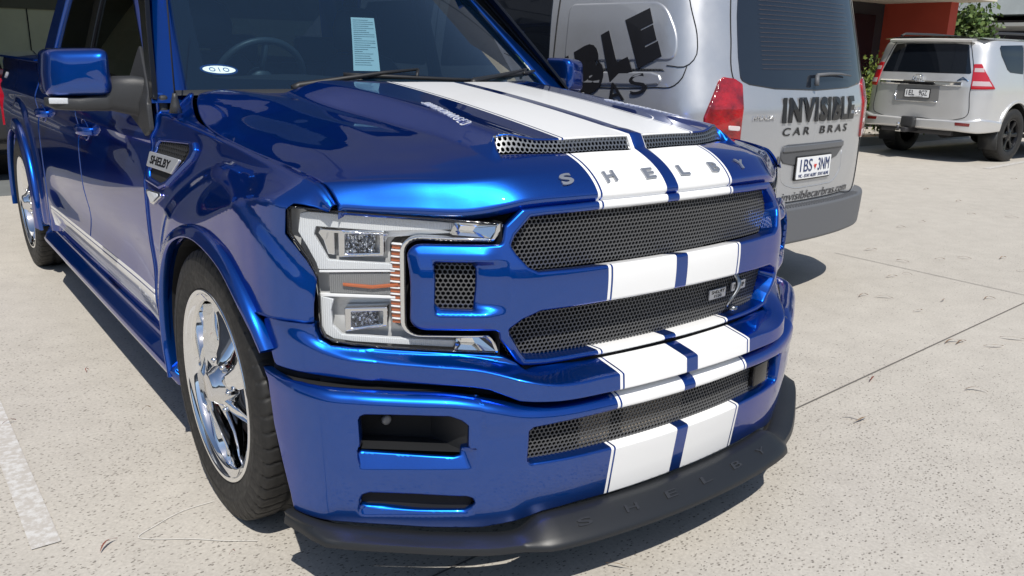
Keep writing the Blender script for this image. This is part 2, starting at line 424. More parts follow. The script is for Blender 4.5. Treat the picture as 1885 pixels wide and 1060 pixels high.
def bicubic(x,t):
    x=np.abs(np.atleast_1d(x)); rows=hermite_rows(np.atleast_1d(t),HT,HZ)       # (n, nx)
    X=np.array(HX); Z=rows; d=np.diff(Z,axis=1)/np.diff(X)[None]; m=np.empty_like(Z); m[:,0]=0; m[:,-1]=d[:,-1]; h=np.diff(X)[None]
    m[:,1:-1]=(d[:,1:]*h[:,:-1]+d[:,:-1]*h[:,1:])/(h[:,:-1]+h[:,1:])
    x=np.clip(x,0,X[-1]); i=np.clip(np.searchsorted(X,x,side='right')-1,0,len(X)-2); r=np.arange(len(x)); hh=X[i+1]-X[i]; tt=(x-X[i])/hh
    return (2*tt**3-3*tt**2+1)*Z[r,i]+(tt**3-2*tt**2+tt)*hh*m[r,i]+(-2*tt**3+3*tt**2)*Z[r,i+1]+(tt**3-tt**2)*hh*m[r,i+1]
yv_lo=fnp([(0,.200),(.26,.217),(.35,.240),(.438,.268),(.452,.236),(.47,.226),(.6,.226)])
yv_hi=fnp([(0,.221),(.26,.240),(.33,.252),(.371,.265),(.438,.297),(.452,.275),(.47,.265),(.6,.265)])
xdome=fns([(.2,.478),(.41,.475),(.7,.485),(1.0,.51),(1.3,.55),(1.55,.58)])
def sclamp(t,e): return (np.sqrt(t*t+e*e)-np.sqrt((t-1)**2+e*e)+1)/2
def hood_z(x,y):
    ax=np.abs(x); t=y-yU(ax)-.002; b=bicubic(ax,np.maximum(t,0))
    D=1.178+.15*(y-.24)-.037*(y-.24)**2-.075*(ax**2-.068)
    D=D+.014*np.exp(-((ax-.405)/.055)**2)*np.exp(-np.maximum(0,y-.28)/.35)
    mx=sclamp((xdome(y)-ax)/(.045+.05*np.clip(y-.3,0,1)),.10); my=np.clip((y-yv_lo(ax))/(yv_hi(ax)-yv_lo(ax)),0,1)
    top=np.maximum(D,b)
    rise=top-b
    z=b+rise*mx*my
    # crease along the outer shoulder of the hood
    xc=np.interp(y,[.4,.8,1.24,1.5],[.60,.605,.65,.73]); dd=np.abs(ax-xc); z=z+(.0095*sstep((y-.42)/.45)+.0)*np.maximum(0,1-np.sqrt(dd**2+.003**2)/.085)
    xc2=np.interp(y,[.5,1.5],[.80,.79]); z=z+.004*sstep((y-.5)/.3)*sstep((1.45-y)/.3)*np.maximum(0,1-np.sqrt((ax-xc2)**2+.004**2)/.06)
    # raised centre spine over the vent
    z=z+.006*np.exp(-(ax/.022)**4)*sstep((y-.15)/.05)*sstep((.34-y)/.08)
    return z
hoodS=lambda x,y: np.stack([x,y,hood_z(x,y)],1)
seam=[(.850,.352),(.862,.45),(.872,.65),(.878,.95),(.876,1.15),(.866,1.30),(.846,1.42),(.822,1.50),(.80,1.55)]
front=[(x,float(yU(x))+.0021) for x in list(np.arange(0,.845,.012))]
rear=[(.7,1.49),(.55,1.375),(.4,1.28),(.22,1.17),(0,1.135)]
xs_=fns([(y,x) for x,y in seam])
seam_d=[(float(xs_(np.array(y))),float(y)) for y in np.linspace(.352,1.55,80)]
half=front+seam_d+rear
hood_out=half+[(-x,y) for x,y in half[::-1] if x>0]
def ventpoly(sg):
    xs=np.linspace(.030,.436,18)
    P=[(sg*x,float(yv_lo(x))) for x in xs]+[(sg*x,float(yv_hi(x))) for x in xs[::-1]]
    return P
gx,gy=np.meshgrid(np.arange(-.52,.521,.009),np.arange(.17,.34,.0075)); dens=[np.stack([gx.ravel(),gy.ravel()],1)]
gx,gy=np.meshgrid(np.arange(-.86,.861,.0075),np.r_[.009,.016,.024,.032,.040,.048,.055,.062,.069,.076,.084,.093,.103,.114]); dens.append(np.stack([gx.ravel(),yU(gx.ravel())+gy.ravel()],1))
hood=panel('hood',hood_out,hoodS,PAINTS,truck,holes=[ventpoly(1),ventpoly(-1)],grid=.0115,step=.010,r=.007,wall=.02,dens=dens,holewall=.012,gfil=lambda G:((G[:,1]-yU(G[:,0]))>.118))
# vent mesh in the hood opening
def vent_surf(x,w):
    ax=np.abs(x); lo,hi=yv_lo(ax),yv_hi(ax); k=w/.041
    zl=hood_z(x,lo-.004)-.006; zh=hood_z(x,hi+.004)-.003
    return np.stack([x,lo+(hi-lo)*k+.006,zl+(zh-zl)*k],1)
def vent_grid(sg):
    reg=[(sg*.034,.004),(sg*.434,.004),(sg*.434,.036),(sg*.034,.036)]
    return hexmesh('hood_vent_mesh',reg,vent_surf,MESHS,truck,pitch=.0125,bar=.0040,depth=.004,margin=.001)
for sg in (-1,1):
    vg=vent_grid(sg); q=[(.027,-.003),(.445,-.003),(.445,.0445),(.027,.0445)]; h=[(.034,.0035),(.438,.0035),(.438,.0375),(.034,.0375)]
    panel('vent_rim',[(sg*a,b) for a,b in q],vent_surf,MESHS,vg,holes=[[(sg*a,b) for a,b in h]],grid=.03,step=.012,r=.001,wall=.003,lift=.0012)
mb=MB(); V=[(-.80,.42,1.0),(.80,.42,1.0),(.80,1.4,1.0),(-.80,1.4,1.0)]
# badge letters across the hood nose
sm=None
for ch,x in zip('SHELBY',(-.339,-.203,-.067,.067,.203,.339)):
    yy=float(yU(x))+.036
    sm=MB(); text_on(sm,ch,hoodS,(x,yy),(1,0),(0,1),off=.0015,h=.004,W=.038,H=.026,offset=.035)
    auto_smooth(sm.build('hood_letter',mat('satin_grey_letter',(.40,.41,.43),.36,.75),truck),30)

for sg in (-1,1):
    m_=MB(); a=np.array([sg*.372,.735]); b=np.array([sg*.418,.455])
    if sg>0: a,b=b,a
    u=(b-a)/np.hypot(*(b-a)); v=np.array([-u[1],u[0]])
    text_on(m_,'SUPERCHARGED',hoodS,(a+b)/2,u,v,off=.001,h=.0015,W=.315,H=.029,offset=-.012,shear=.2,space=1.2)
    m_.build('side_lettering',mat('bright_badge',(.80,.81,.83),.35,.3),truck,False)
# ---- grille surround
pf=fns([(.58,-.02),(.626,-.028),(.642,-.027),(.70,-.040),(.78,-.048),(.88,-.046),(.93,-.032),(1.016,-.004),(1.045,.002)])
def prof_frame(s,z):
    x=np.abs(XU(s)); d=pf(z)
    # recessed pocket beside each small opening
    kz=sstep((z-.772)/.03)*sstep((.912-z)/.02); kx=np.clip((x-.530)/.07,0,1)*(x<.69)
    kx=np.where(x>.60,np.clip((.69-x)/.008,0,1),kx)
    d=d+.034*kx*kz
    # nacelle edge swells forward
    d=d-.010*sstep((x-.54)/.05)*sstep((.735-x)/.02)*sstep((z-.73)/.03)*sstep((.95-z)/.03)
    return d
frameS=curve_surf(XU,YU,prof_frame)
fo=[(0,1.038),(.25,1.037),(.42,1.033),(.481,1.030),(.528,.992),(.541,.949)]+[(.703+.032*math.sin(R(a)),.917+.032*math.cos(R(a))) for a in range(0,91,15)]+[(.703+.032*math.cos(R(a)),.763-.032*math.sin(R(a))) for a in range(0,91,15)]+[(.553,.731),(.549,.708),(.505,.646),(.486,.631),(.42,.6275),(.25,.6265),(0,.626)]
up=[(0,1.016),(.25,1.015),(.42,1.0115),(.462,1.009),(.508,.968),(.521,.945),(.511,.925),(.487,.894),(.462,.881),(.25,.879),(0,.879)]
lo=[(0,.781),(.25,.780),(.455,.778),(.500,.760),(.530,.735),(.5276,.719),(.499,.672),(.478,.648),(.42,.643),(.25,.6415),(0,.641)]
sm_=[(.6,.8),(.603,.792),(.668,.793),(.676,.800),(.674,.888),(.668,.897),(.603,.896),(.596,.888)]
def S2(pts): return toS(SU_,pts)
fo_r=[(x if x>1e-6 else 1e-6,z) for x,z in fo]
frame=panel('grille_surround',fillet(S2(sym(fo)),.014),frameS,PAINTS,truck,holes=[fillet(S2(sym(up)),.010),fillet(S2(sym(lo)),.010),S2(sm_),S2([(-x,z) for x,z in sm_])],grid=.012,step=.007,r=.009,wall=.05,holewall=.046,sgn=1,
  dens=[np.stack([a.ravel() for a in np.meshgrid(np.r_[np.arange(-.85,-.5,.007),np.arange(.5,.85,.007)],np.arange(.76,.93,.007))],1)])
meshU=curve_surf(XU,YU,lambda s,z:.016+0*z)
hexmesh('upper_grille_mesh',S2(sym([(0,1.02),(.47,1.02),(.515,.975),(.526,.945),(.52,.92),(.49,.875),(0,.868)])),meshU,MESHM,frame,pitch=.0122,bar=.0026)
low=hexmesh('lower_grille_mesh',S2(sym([(0,.80),(.47,.80),(.52,.765),(.533,.735),(.530,.715),(.50,.665),(.48,.64),(0,.636)])),meshU,MESHM,frame,pitch=.0122,bar=.0026)
for sg in (-1,1):
    hexmesh('nacelle_mesh',S2([(sg*.585,.78),(sg*.69,.78),(sg*.69,.91),(sg*.585,.91)]),curve_surf(XU,YU,lambda s,z:pf(z)+.036),MESHM,frame,pitch=.0125,bar=.0028)
# emblem plates and snake on the lower mesh (photo right)
em=MB()
def plate_at(mb,x0,x1,z0,z1,th=.006):
    sf=curve_surf(XU,YU,lambda s,z:.006+0*z); a=SU_(np.array(x0)); b=SU_(np.array(x1))
    P=[(a,z0),(b,z0),(b,z1),(a,z1)]; return panel('badge_plate',P,sf,ALU,frame,grid=.03,step=.03,r=.0015,wall=.004,fillr=.003)
pl1=plate_at(None,.205,.285,.698,.728); pl2=plate_at(None,.318,.395,.706,.734)
sf=curve_surf(XU,YU,lambda s,z:.006+0*z)
t_=MB(); text_on(t_,'SHELBY',sf,(SU_(np.array(.245)),.7195),(1,0),(0,1),off=.0003,h=.0006,W=.066,H=.010); text_on(t_,'F150',sf,(SU_(np.array(.245)),.7065),(1,0),(0,1),off=.0003,h=.0006,W=.036,H=.009); t_.build('badge_text',BLACKG,pl1)
t_=MB(); text_on(t_,'755 HP',sf,(SU_(np.array(.356)),.720),(1,0),(0,1),off=.0003,h=.0006,W=.062,H=.013); t_.build('badge_text',BLACKG,pl2)
sn=MB(); pts=[];rad=[]
for k in range(26):
    t=k/25; x=.300+.016*math.sin(t*5.2+.2)-.006*t; z=.768-.098*t; y=float(yU(x))-.006-.016*math.sin(t*3.1)
    pts.append((x,y,z)); rad.append(.0055+.0035*math.sin(min(1,t*1.6)*math.pi)**2)
sn.tube(pts,rad,10)
sn.add(*(lambda bm:( [v.co.copy() for v in bm.verts],[[v.index for v in f.verts] for f in bm.faces]))((lambda b:(bmesh.ops.create_icosphere(b,subdivisions=3,radius=1,matrix=Matrix.Translation((.286,.050,.668))@Matrix.Diagonal((.013,.012,.010,1))),b.verts.index_update(),b)[2])(bmesh.new())))
sn.tube([(.325,.10,.772),(.327,.08,.765),(.326,.075,.745)],.004,8)
sn.build('snake_emblem',mat('pewter',(.30,.31,.32),.3,1),frame)
# ---- body lip under grille and headlights
LT_=fns([(0,.6245),(.30,.6245),(.46,.626),(.52,.641),(.58,.656),(.7,.664),(.8,.672),(.88,.692),(.93,.725),(.99,.74)]); LB_=fns([(0,.566),(.30,.566),(.44,.568),(.52,.578),(.60,.595),(.75,.604),(.88,.610),(.957,.616),(.99,.618)]); LA_=fns([(0,.088),(.3,.088),(.44,.086),(.52,.072),(.60,.054),(.7,.042),(.82,.030),(.9,.018),(.95,.008),(.99,.002)])
def prof_lip(s,z):
    x=np.abs(XU(s)); ztop=LT_(x)
    zb=LB_(x)
    k=np.clip((ztop-z)/(ztop-zb),0,1)
    A=LA_(x)
    return -.016*sstep((.62-x)/.12)-.006-A*sstep(k/.42)-.006*k+.010*sstep((x-.84)/.08)
_lip=curve_surf(XU,YU,prof_lip)
def lipS(s,z):
    P=_lip(s,z); r=np.hypot(P[:,1]-.931,P[:,2]-.405); lim=.66+.05*np.clip((.931-P[:,1])/.45,0,1)
    P[:,0]+=np.sign(P[:,0])*.011*sstep((lim-r)/.045)*(np.abs(P[:,0])>.8); return P
lo_t=[(0,.6215),(.25,.622),(.42,.6235),(.482,.6265),(.500,.641),(.530,.657),(.56,.660),(.65,.6645),(.763,.6700),(.828,.676),(.868,.682),(.888,.695),(.8955,.716),(.897,.735),(.93,.7365),(.953,.7365),(.969,.7365),(.9755,.728),(.9755,.70),(.972,.66),(.970,.63)]
lo_b=[(.968,.6115),(.957,.610),(.88,.602),(.75,.595),(.615,.590),(.585,.586),(.53,.563),(.44,.559),(.22,.558),(0,.558)]
_x=np.arange(-.965,.966,.0065); _k=np.r_[.04,.1,.15,.2,.25,.3,.35,.4,.45,.52,.6]; _X,_K=np.meshgrid(_x,_k); _X=_X.ravel(); _K=_K.ravel(); lip_d=[np.stack([SU_(_X),LT_(np.abs(_X))-_K*(LT_(np.abs(_X))-LB_(np.abs(_X)))],1)]
lip=panel('front_valance',S2(sym(lo_t+lo_b)),lipS,PAINTS,truck,dens=lip_d,grid=.010,step=.007,r=.0045,wall=.03)
# ---- bumper
zt_=fns([(0,.545),(.3,.545),(.46,.546),(.53,.554),(.60,.572),(.66,.583),(.775,.589),(.90,.596),(.973,.599),(1.01,.595)])
PB_=fns([(.15,.034),(.21,.030),(.24,.024),(.32,.012),(.39,.003),(.43,0),(.7,0)])
def prof_b(s,z):
    x=np.abs(XB(s)); q=np.clip((z-(zt_(x)-.034))/.034,0,1); d=.050*(1-np.sqrt(np.maximum(0,1-q*q*.995)))
    d=d+PB_(z)-.008*sstep((z-.47)/.05)*(x<.62)
    # ledge under the fog openings and the slot
    kx=sstep((x-.628)/.02)*sstep((.876-x)/.012); d=d+.030*kx*np.clip((z-.388)/.045,0,1)*(z<.445)
    kx=sstep((x-.622)/.02)*sstep((.872-x)/.015); d=d+.012*kx*np.clip((z-.252)/.02,0,1)*(z<.29)
    return d
bumpS=curve_surf(XB,YB,prof_b)
def SBt(p): return toS(SB_,p)
side_e=[(1.0,.595),(.9995,.55)]
b_out=[(float(x),float(zt_(np.array(x)))+.002) for x in np.r_[np.arange(0,.96,.02),.96]]
sx=lambda x:float(SB_(np.array(x)))
out=[(sx(x),z) for x,z in b_out]+[(sx(.9995)-.002,.597),(sx(.9995)-.004,.55),(sx(.9995)-.022,.46),(sx(.9995)-.06,.37),(sx(.9995)-.098,.285),(sx(.9995)-.115,.236)]+[(sx(x),z) for x,z in [(.93,.231),(.85,.224),(.72,.212),(.6,.206),(.52,.214),(.45,.232),(.35,.238),(.25,.237),(0,.238)]]
out=out+[(-x,z) for x,z in out[::-1]]
fogh=[(.873,.523),(.869,.533),(.860,.538),(.76,.536),(.69,.5335),(.665,.522),(.651,.508),(.650,.44),(.656,.424),(.67,.421),(.86,.434),(.870,.442)]
sloth=[(.867,.300),(.862,.314),(.848,.321),(.75,.3155),(.645,.306),(.632,.300),(.627,.288),(.631,.275),(.642,.267),(.75,.270),(.848,.277),(.862,.283)]
mid=[(0,.501),(.25,.501),(.42,.496),(.500,.491),(.508,.484),(.508,.398),(.500,.390),(.42,.389),(.25,.388),(0,.388)]
mir=lambda P:[(-x,z) for x,z in P]
gx,gy=np.meshgrid(np.r_[np.arange(sx(.6),sx(.9),.008)],np.r_[np.arange(.245,.30,.006),np.arange(.375,.45,.006)]); dn=np.stack([gx.ravel(),gy.ravel()],1)
_x=np.arange(-.99,.991,.0075); _k=np.r_[.1,.25,.4,.55,.7,.82,.92,1.0,1.15]; _X,_K=np.meshgrid(_x,_k); _X=_X.ravel(); _K=_K.ravel(); bump_d=np.stack([SB_(_X),zt_(np.abs(_X))-.034*_K],1)
bumper=panel('front_bumper',out,bumpS,PAINTS,truck,holes=[SBt(sym(mid)),SBt(fogh),SBt(mir(fogh)),SBt(sloth),SBt(mir(sloth))],grid=.016,step=.011,r=.008,wall=.02,holewall=.03,dens=[dn,dn*[-1,1],bump_d])
hexmesh('bumper_mesh',SBt(sym([(0,.51),(.518,.505),(.518,.38),(0,.38)])),curve_surf(XB,YB,lambda s,z:.034+0*z),MESHM,bumper,pitch=.0122,bar=.0028)
# sensor hole behind the mesh, tan cooler cores
mb=MB()
def backing(name,pts,surfn,off,m,parent=truck,th=.01,fl=.006):
    sf=lambda s,z: surfn(s,z)+np.array([0,off,0]); return panel(name,pts,sf,m,parent,grid=.05,step=.03,r=.001,wall=th,fillr=fl)
TAN=mat('cooler_core',(.50,.43,.34),.6,.0,build=lambda nt,b:bump(nt,b,noise(nt,coords(nt,'Object',(1,1,60)),20,1),.5,.004))
backing('cooler_core',SBt([(-.33,.378),(-.235,.378),(-.235,.490),(-.33,.490)]),bumpS,.048,TAN)
backing('cooler_core',SBt([(-.19,.395),(.035,.395),(.035,.492),(-.19,.492)]),bumpS,.048,TAN)
rad=rbox('sensor_housing',(.395,.016,.447),(.085,.02,.070),BLACKG,bumper,.004,.18)
for sg in (-1,1):
    # deep pocket behind each fog opening
    mb=MB(); 
    x0,x1=.63*sg,.90*sg
    def Q(x,z,d): return (x,float(yB(x))+d,z)
    a=[Q(.635*sg,.425,.03),Q(.885*sg,.438,.03),Q(.885*sg,.545,.03),Q(.635*sg,.545,.03)]
    b=[Q(.68*sg,.43,.16),Q(.86*sg,.44,.13),Q(.86*sg,.54,.13),Q(.68*sg,.54,.16)]
    mb.loft([a,b],True,False); mb.add(b,[(0,1,2,3)])
    o=mb.build('fog_pocket',mat('pocket_plastic',(.02,.021,.023),.42),bumper,False)
    mb=MB(); c=Vector(Q(.775*sg,.487,.110)); 
    rings=[[(c.x+r_*math.cos(t),c.y-dy,c.z+r_*math.sin(t)) for t in [k*math.pi/10 for k in range(20)]] for r_,dy in ((.013,0),(.013,.008),(.010,.012),(.004,.012))]
    mb.loft(rings); mb.build('parking_sensor',mat('sensor_face',(.25,.25,.25),.3),o)
    mb=MB(); a=[Q(.62*sg,.25,.045),Q(.88*sg,.25,.045),Q(.88*sg,.335,.045),Q(.62*sg,.335,.045)]; mb.add(a,[(0,1,2,3)]); mb.build('slot_backing',DARK,bumper,False)
# dark cavity behind the grilles
mb=MB()
xs=np.linspace(-.90,.90,25)
for (za,zb,fy) in ((.60,1.04,lambda x:float(yU(x))+.105),(.20,.60,lambda x:float(yB(x))+.13)):
    ring=[(x,fy(x),za) for x in xs]; ring2=[(x,fy(x),zb) for x in xs]; mb.loft([ring,ring2],False,False)
mb.add([(x,float(yU(x))+.0,.615) for x in xs]+[(x,.7,.615) for x in xs],[(i,i+1,i+26,i+25) for i in range(24)])
mb.add([(x,float(yB(x))+.085,.545 if abs(x)<.5 else .575) for x in xs]+[(x,.7,.575) for x in xs],[(i,i+1,i+26,i+25) for i in range(24)])
mb.add([(x,float(yU(x))+.02,1.043 if abs(x)<.47 else 1.012) for x in xs]+[(x,.7,1.03) for x in xs],[(i,i+1,i+26,i+25) for i in range(24)])
_q=np.linspace(-.97,.97,60)  # black filler sheets added behind the panel gaps to keep them dark
mb.loft([[(x,float(yU(x))+(.012 if abs(x)>.5 else -.01),z) for x in _q] for z in (.545,.63)],False,False)
mb.loft([[(x,float(yB(x))+.052,float(zt_(np.array(abs(x))))-.014) for x in _q],[(x,float(yU(x))+.03,float(zt_(np.array(abs(x))))-.014) for x in _q]],False,False)
for sg in (-1,1): mb.add([(sg*.532,.122,.63),(sg*.532,.30,.63),(sg*.532,.30,1.0),(sg*.532,.122,1.0)],[(0,1,2,3)])
mb.build('inner_shroud',DARK,truck,False)
mb=MB()
for k in range(12): mb.box((0,.16,.645+.032*k),(.96,.012,.006))
mb.build('radiator_fins',mat('radiator',(.03,.03,.032),.5,.5),truck,False)
# ---- front splitter
mb=MB(); rings=[]
xs=np.r_[np.linspace(0,.47,14),np.linspace(.49,.53,5),np.linspace(.55,.9,14),.93,.955,.972,.984,.990]
def spl_ring(x):
    ax=abs(x); y0=float(np.interp(ax,TB[:,0],TB[:,1])); k=float(sstep(np.array((ax-.455)/.085)))
    # outward normal in plan
    e=.003; i0=np.interp(ax-e,TB[:,0],TB[:,1]); i1=np.interp(min(ax+e,.9985),TB[:,0],TB[:,1]); n=Vector((float(i1-i0),-(min(ax+e,.9985)-(ax-e)))).normalized()
    if x<0: n.x=-n.x
    c=[]
    zt=(.236*(1-k)+.195*k) if ax<.6 else float(np.interp(ax,[.6,.75,.93,.99],[.197,.206,.226,.238]))
    d0=(.074*(1-k)+.044*k); zc=(.190*(1-k)+.184*k)+.028*max(0,ax-.6)/.35; zb=zc-.017
    if ax>.93: d0*=max(.35,(1.0-ax)/.07)
    for dd,zz in ((-.03,zt-.004),(.004,zt),(.014,zt-.003),(d0*.75,(zc+.006)*.8+zt*.2),(d0*.93,zc+.004),(d0,zc-.004),(d0+.001,zb+.004),(d0-.006,zb),(-.05,zb)):
        c.append((x+n.x*dd,y0+n.y*dd,zz))
    return c
X=list(-xs[::-1])+list(xs[1:])
mb.loft([spl_ring(x) for x in X],True,True)
splitter=auto_smooth(mb.build('front_splitter',BLACKS,truck),40)
def spS(x,v): # upper face: v 0..1 from root to lip
    o=[]
    for a,b in zip(np.atleast_1d(x),np.atleast_1d(v)):
        r=spl_ring(float(a)); p,q=Vector(r[2]),Vector(r[3]); o.append(tuple(p.lerp(q,float(b))))
    return np.array(o)
for ch,x in zip('SHELBY',(-.365,-.215,-.072,.072,.215,.35)):
    t_=MB(); text_on(t_,ch,spS,(x,.55),(1,0),(0,-1),sgn=-1,off=.0002,h=.003,W=.042,H=.42,offset=.01); auto_smooth(t_.build('splitter_letter',mat('raised_letter_black',(.03,.031,.034),.22),splitter),30)
# ================================================================== blue pickup: sides, cab, bed
xinv=lambda y: np.interp(y,TU[:,1],TU[:,0])
zs_=fnp([(.352,1.024),(.375,1.052),(.418,1.079),(.47,1.092),(.595,1.104),(.9,1.130),(1.08,1.142),(1.31,1.160),(1.40,1.178),(1.468,1.205),(1.55,1.244),(1.7,1.26)])
xo_=fns([(.352,.868),(.37,.876),(.40,.884),(.45,.892),(.52,.897),(.7,.900),(1.0,.902),(1.3,.906),(1.6,.925),(2.1,.948),(2.5,.951),(3.9,.955),(5.0,.945),(5.75,.905)])
zsh_=fns([(.352,1.026),(.40,1.066),(.45,1.081),(.56,1.094),(.76,1.110),(1.0,1.128),(1.2,1.141),(1.45,1.157),(1.6,1.168),(2.1,1.192),(2.5,1.20),(6,1.20)])
XM_=fns([(.352,.850),(.38,.884),(.412,.925),(.455,.955),(.52,.975),(.6,.984),(.75,.987),(1.2,.985),(4.8,.984),(5.2,.978),(5.6,.955),(5.8,.93)])
def side_x(y,z):
    """outer skin of the truck's flank"""
    z0=zsh_(y); xt=xo_(y); xm=XM_(y)
    d=z0-z
    x=xt+(xm-xt)*sstep(d/(.06+.24*sstep((y-.42)/.8)*sstep((2.0-y)/.6)+.06*sstep((y-1.4)/.5)))
    # belt crease on doors and bed
    x=x+.012*np.exp(-((z-1.085)/.020)**2)*sstep((y-1.45)/.2)*sstep((2.3-y)/.8)
    x=x-.012*np.exp(-((z-1.02)/.05)**2)*sstep((y-1.4)/.5)
    # lower body: slight hollow, then rocker
    x=x-.020*np.exp(-((z-.62)/.10)**2)*sstep((y-1.3)/.7)*sstep((3.9-y)/.4)-.03*sstep((.52-z)/.12)*sstep((y-1.3)/.6)*sstep((3.8-y)/.1)
    # swollen arches
    for yc in (.931,4.614):
        r=np.hypot(y-yc,(z-.405)); lim=.66+.05*np.clip((yc-y)/.45,0,1)
        k=sstep((lim-r)/np.where(y>yc,.045+.06*sstep((y-yc)/.4),.045)); x=x+.016*k*np.where(z>.45,1,sstep((z-.2)/.25))
    return x
def fendS(y,w):
    xs0=np.where(y<1.55,xs_(y),.80)+.005+.006*sstep((y-.42)/.15); zs0=np.where(y<1.55,hood_z(np.where(y<1.55,xs_(y),.80),np.minimum(y,1.55)),zs_(y)); z0=zsh_(y)
    t=np.clip(w,0,1); xt=xo_(y); dn=np.maximum(0,w-1)
    # top flat
    xt=np.maximum(xt,xs0+.014); X=xs0+(xt-.012-xs0)*t; Z=zs0+(z0-zs0)*np.sin(t*math.pi/2)
    zz=z0-dn
    sx_=side_x(y,zz); k=np.clip(dn/.014,0,1); X2=(xt-.012)+(sx_-(xt-.012))*np.sqrt(np.maximum(0,1-(1-k)**2))
    X=np.where(w>1,X2,X); Z=np.where(w>1,zz,Z)
    return np.stack([-X,y,Z],1)
wz=lambda y,z: 1+float(zsh_(y))-z
arch=[(1.345,.30),(1.385,.42),(1.375,.56),(1.32,.68),(1.235,.77),(1.10,.83),(.965,.853),(.83,.842),(.70,.808),(.600,.752),(.535,.700),(.495,.645)]
hl_edge=[(.437,1.017),(.441,.958),(.420,.93),(.403,.897),(.388,.852),(.385,.80),(.386,.742)]
y1=1.602
F_=[(.3565,.9),(.359,0)]+[(y,0) for y in np.linspace(.385,1.50,26)]+[(1.545,0),(1.565,.3),(1.58,.8),(y1,1.0),(y1,wz(y1,1.12)),(y1+.006,wz(y1,1.0)),(y1+.012,wz(y1,.7)),(y1,wz(y1,.50)),(y1-.01,wz(y1,.40)),(1.56,wz(1.56,.36)),(1.40,wz(1.4,.36))]
F_+=[(y,wz(y,z)) for y,z in arch[1:] if z>.739 or y>1]
F_+=[(.583,wz(.583,.739)),(.48,wz(.48,.739)),(.40,wz(.40,.739))]
F_+=[(y,wz(y,z)) for y,z in hl_edge[::-1]]+[(.425,wz(.425,1.03)),(.40,wz(.40,1.027)),(.38,wz(.38,1.0215)),(.365,wz(.365,1.0198)),(.3565,wz(.3565,1.0192))]
def sidepiece(name,out,surf,sg,**k):
    s=surf if sg<0 else mirx(surf)
    return panel(name,out,s,k.pop('m',PAINT),k.pop('parent',truck),sgn=(1 if sg<0 else -1)*k.pop('o',1),**k)
for sg in (-1,1):
    holes=[]
    if sg<0: holes=[]
    fd=sidepiece('front_fender',F_,fendS,sg,o=-1,grid=.013,step=.010,r=.004,wall=.003,dens=[np.stack([a.ravel() for a in np.meshgrid(np.arange(.36,1.6,.012),[.15,.3,.5,.7,.85,.95,1,1.003,1.007,1.012,1.02,1.03])],1)])
# generic wall surface of the flank in (y,z)
sideS=lambda y,z: np.stack([-side_x(y,z),y,z],1)
def arch_pts(yc,inner=True,front=True):
    if front: return [(y,z) for y,z in arch]
    pts=[]
    for k in range(19):
        a=R(-22)+k*R(224)/18; pts.append((yc-.455*math.cos(a)*1.0,.405+.455*math.sin(a)))
    return pts
def flare(sg,outer,inner,name='wheel_arch_flare'):
    mb=MB(); rings=[]
    for (y0,z0),(y1_,z1_) in zip(outer,inner):
        x0=float(side_x(np.array(y0),np.array(z0)))
        def p(t,x): return (sg*x,y0+(y1_-y0)*t,z0+(z1_-z0)*t)
        kf=float(sstep(np.array((y0-.49)/.26))) if y0<2 else 1.
        m_=lambda v: (x0+.030)*(1-kf)+v*kf
        rings.append([p(0,x0-.004),p(.01,x0+.008),p(.10,x0+.015),p(.35,max(x0+.018,m_(1.016))),p(.7,m_(1.026)),p(.9,m_(1.031)),p(.97,m_(1.030)),p(1.0,m_(1.024)),p(1.0,m_(1.01)),p(.96,.96),p(.94,.90)])
    mb.loft(rings,False,False); o=mb.build(name,PAINT,truck)
    return o
outerF=[(1.43,.285),(1.475,.36),(1.468,.585),(1.41,.695),(1.305,.788),(1.15,.858),(.985,.890),(.845,.884),(.705,.845),(.598,.783),(.528,.722),(.484,.655)]
def dense(P,n=4):
    s,T=spl([(a,b) for a,b in P]); q=np.linspace(0,s[-1],len(P)*n); return [(float(np.interp(v,s,T[:,0])),float(np.interp(v,s,T[:,1]))) for v in q]
rearIn=[(4.614+.46*math.cos(a),.405+.455*math.sin(a)) for a in [R(-10+k*200/16) for k in range(17)]]
rearOut=[(4.614+.53*math.cos(a),.405+.525*math.sin(a)) for a in [R(-10+k*200/16) for k in range(17)]]
for sg in (-1,1):
    flare(sg,dense(outerF),dense(arch)); flare(sg,dense(rearOut),dense(rearIn))
    # wheel well liners
    mb=MB()
    for pts in (dense(arch,2),dense(rearIn,2)):
        mb=MB()
        mb.loft([[(sg*.99,y,z) for y,z in pts],[(sg*.62,y,z) for y,z in pts]],False,False)
        yc=.93 if pts[0][0]<2 else 4.61
        mb.add([(sg*.62,yc-.6,.1),(sg*.62,yc+.6,.1),(sg*.62,yc+.6,1.0),(sg*.62,yc-.6,1.0)],[(0,1,2,3)])
        mb.build('wheel_well_liner',DARK,truck,False)
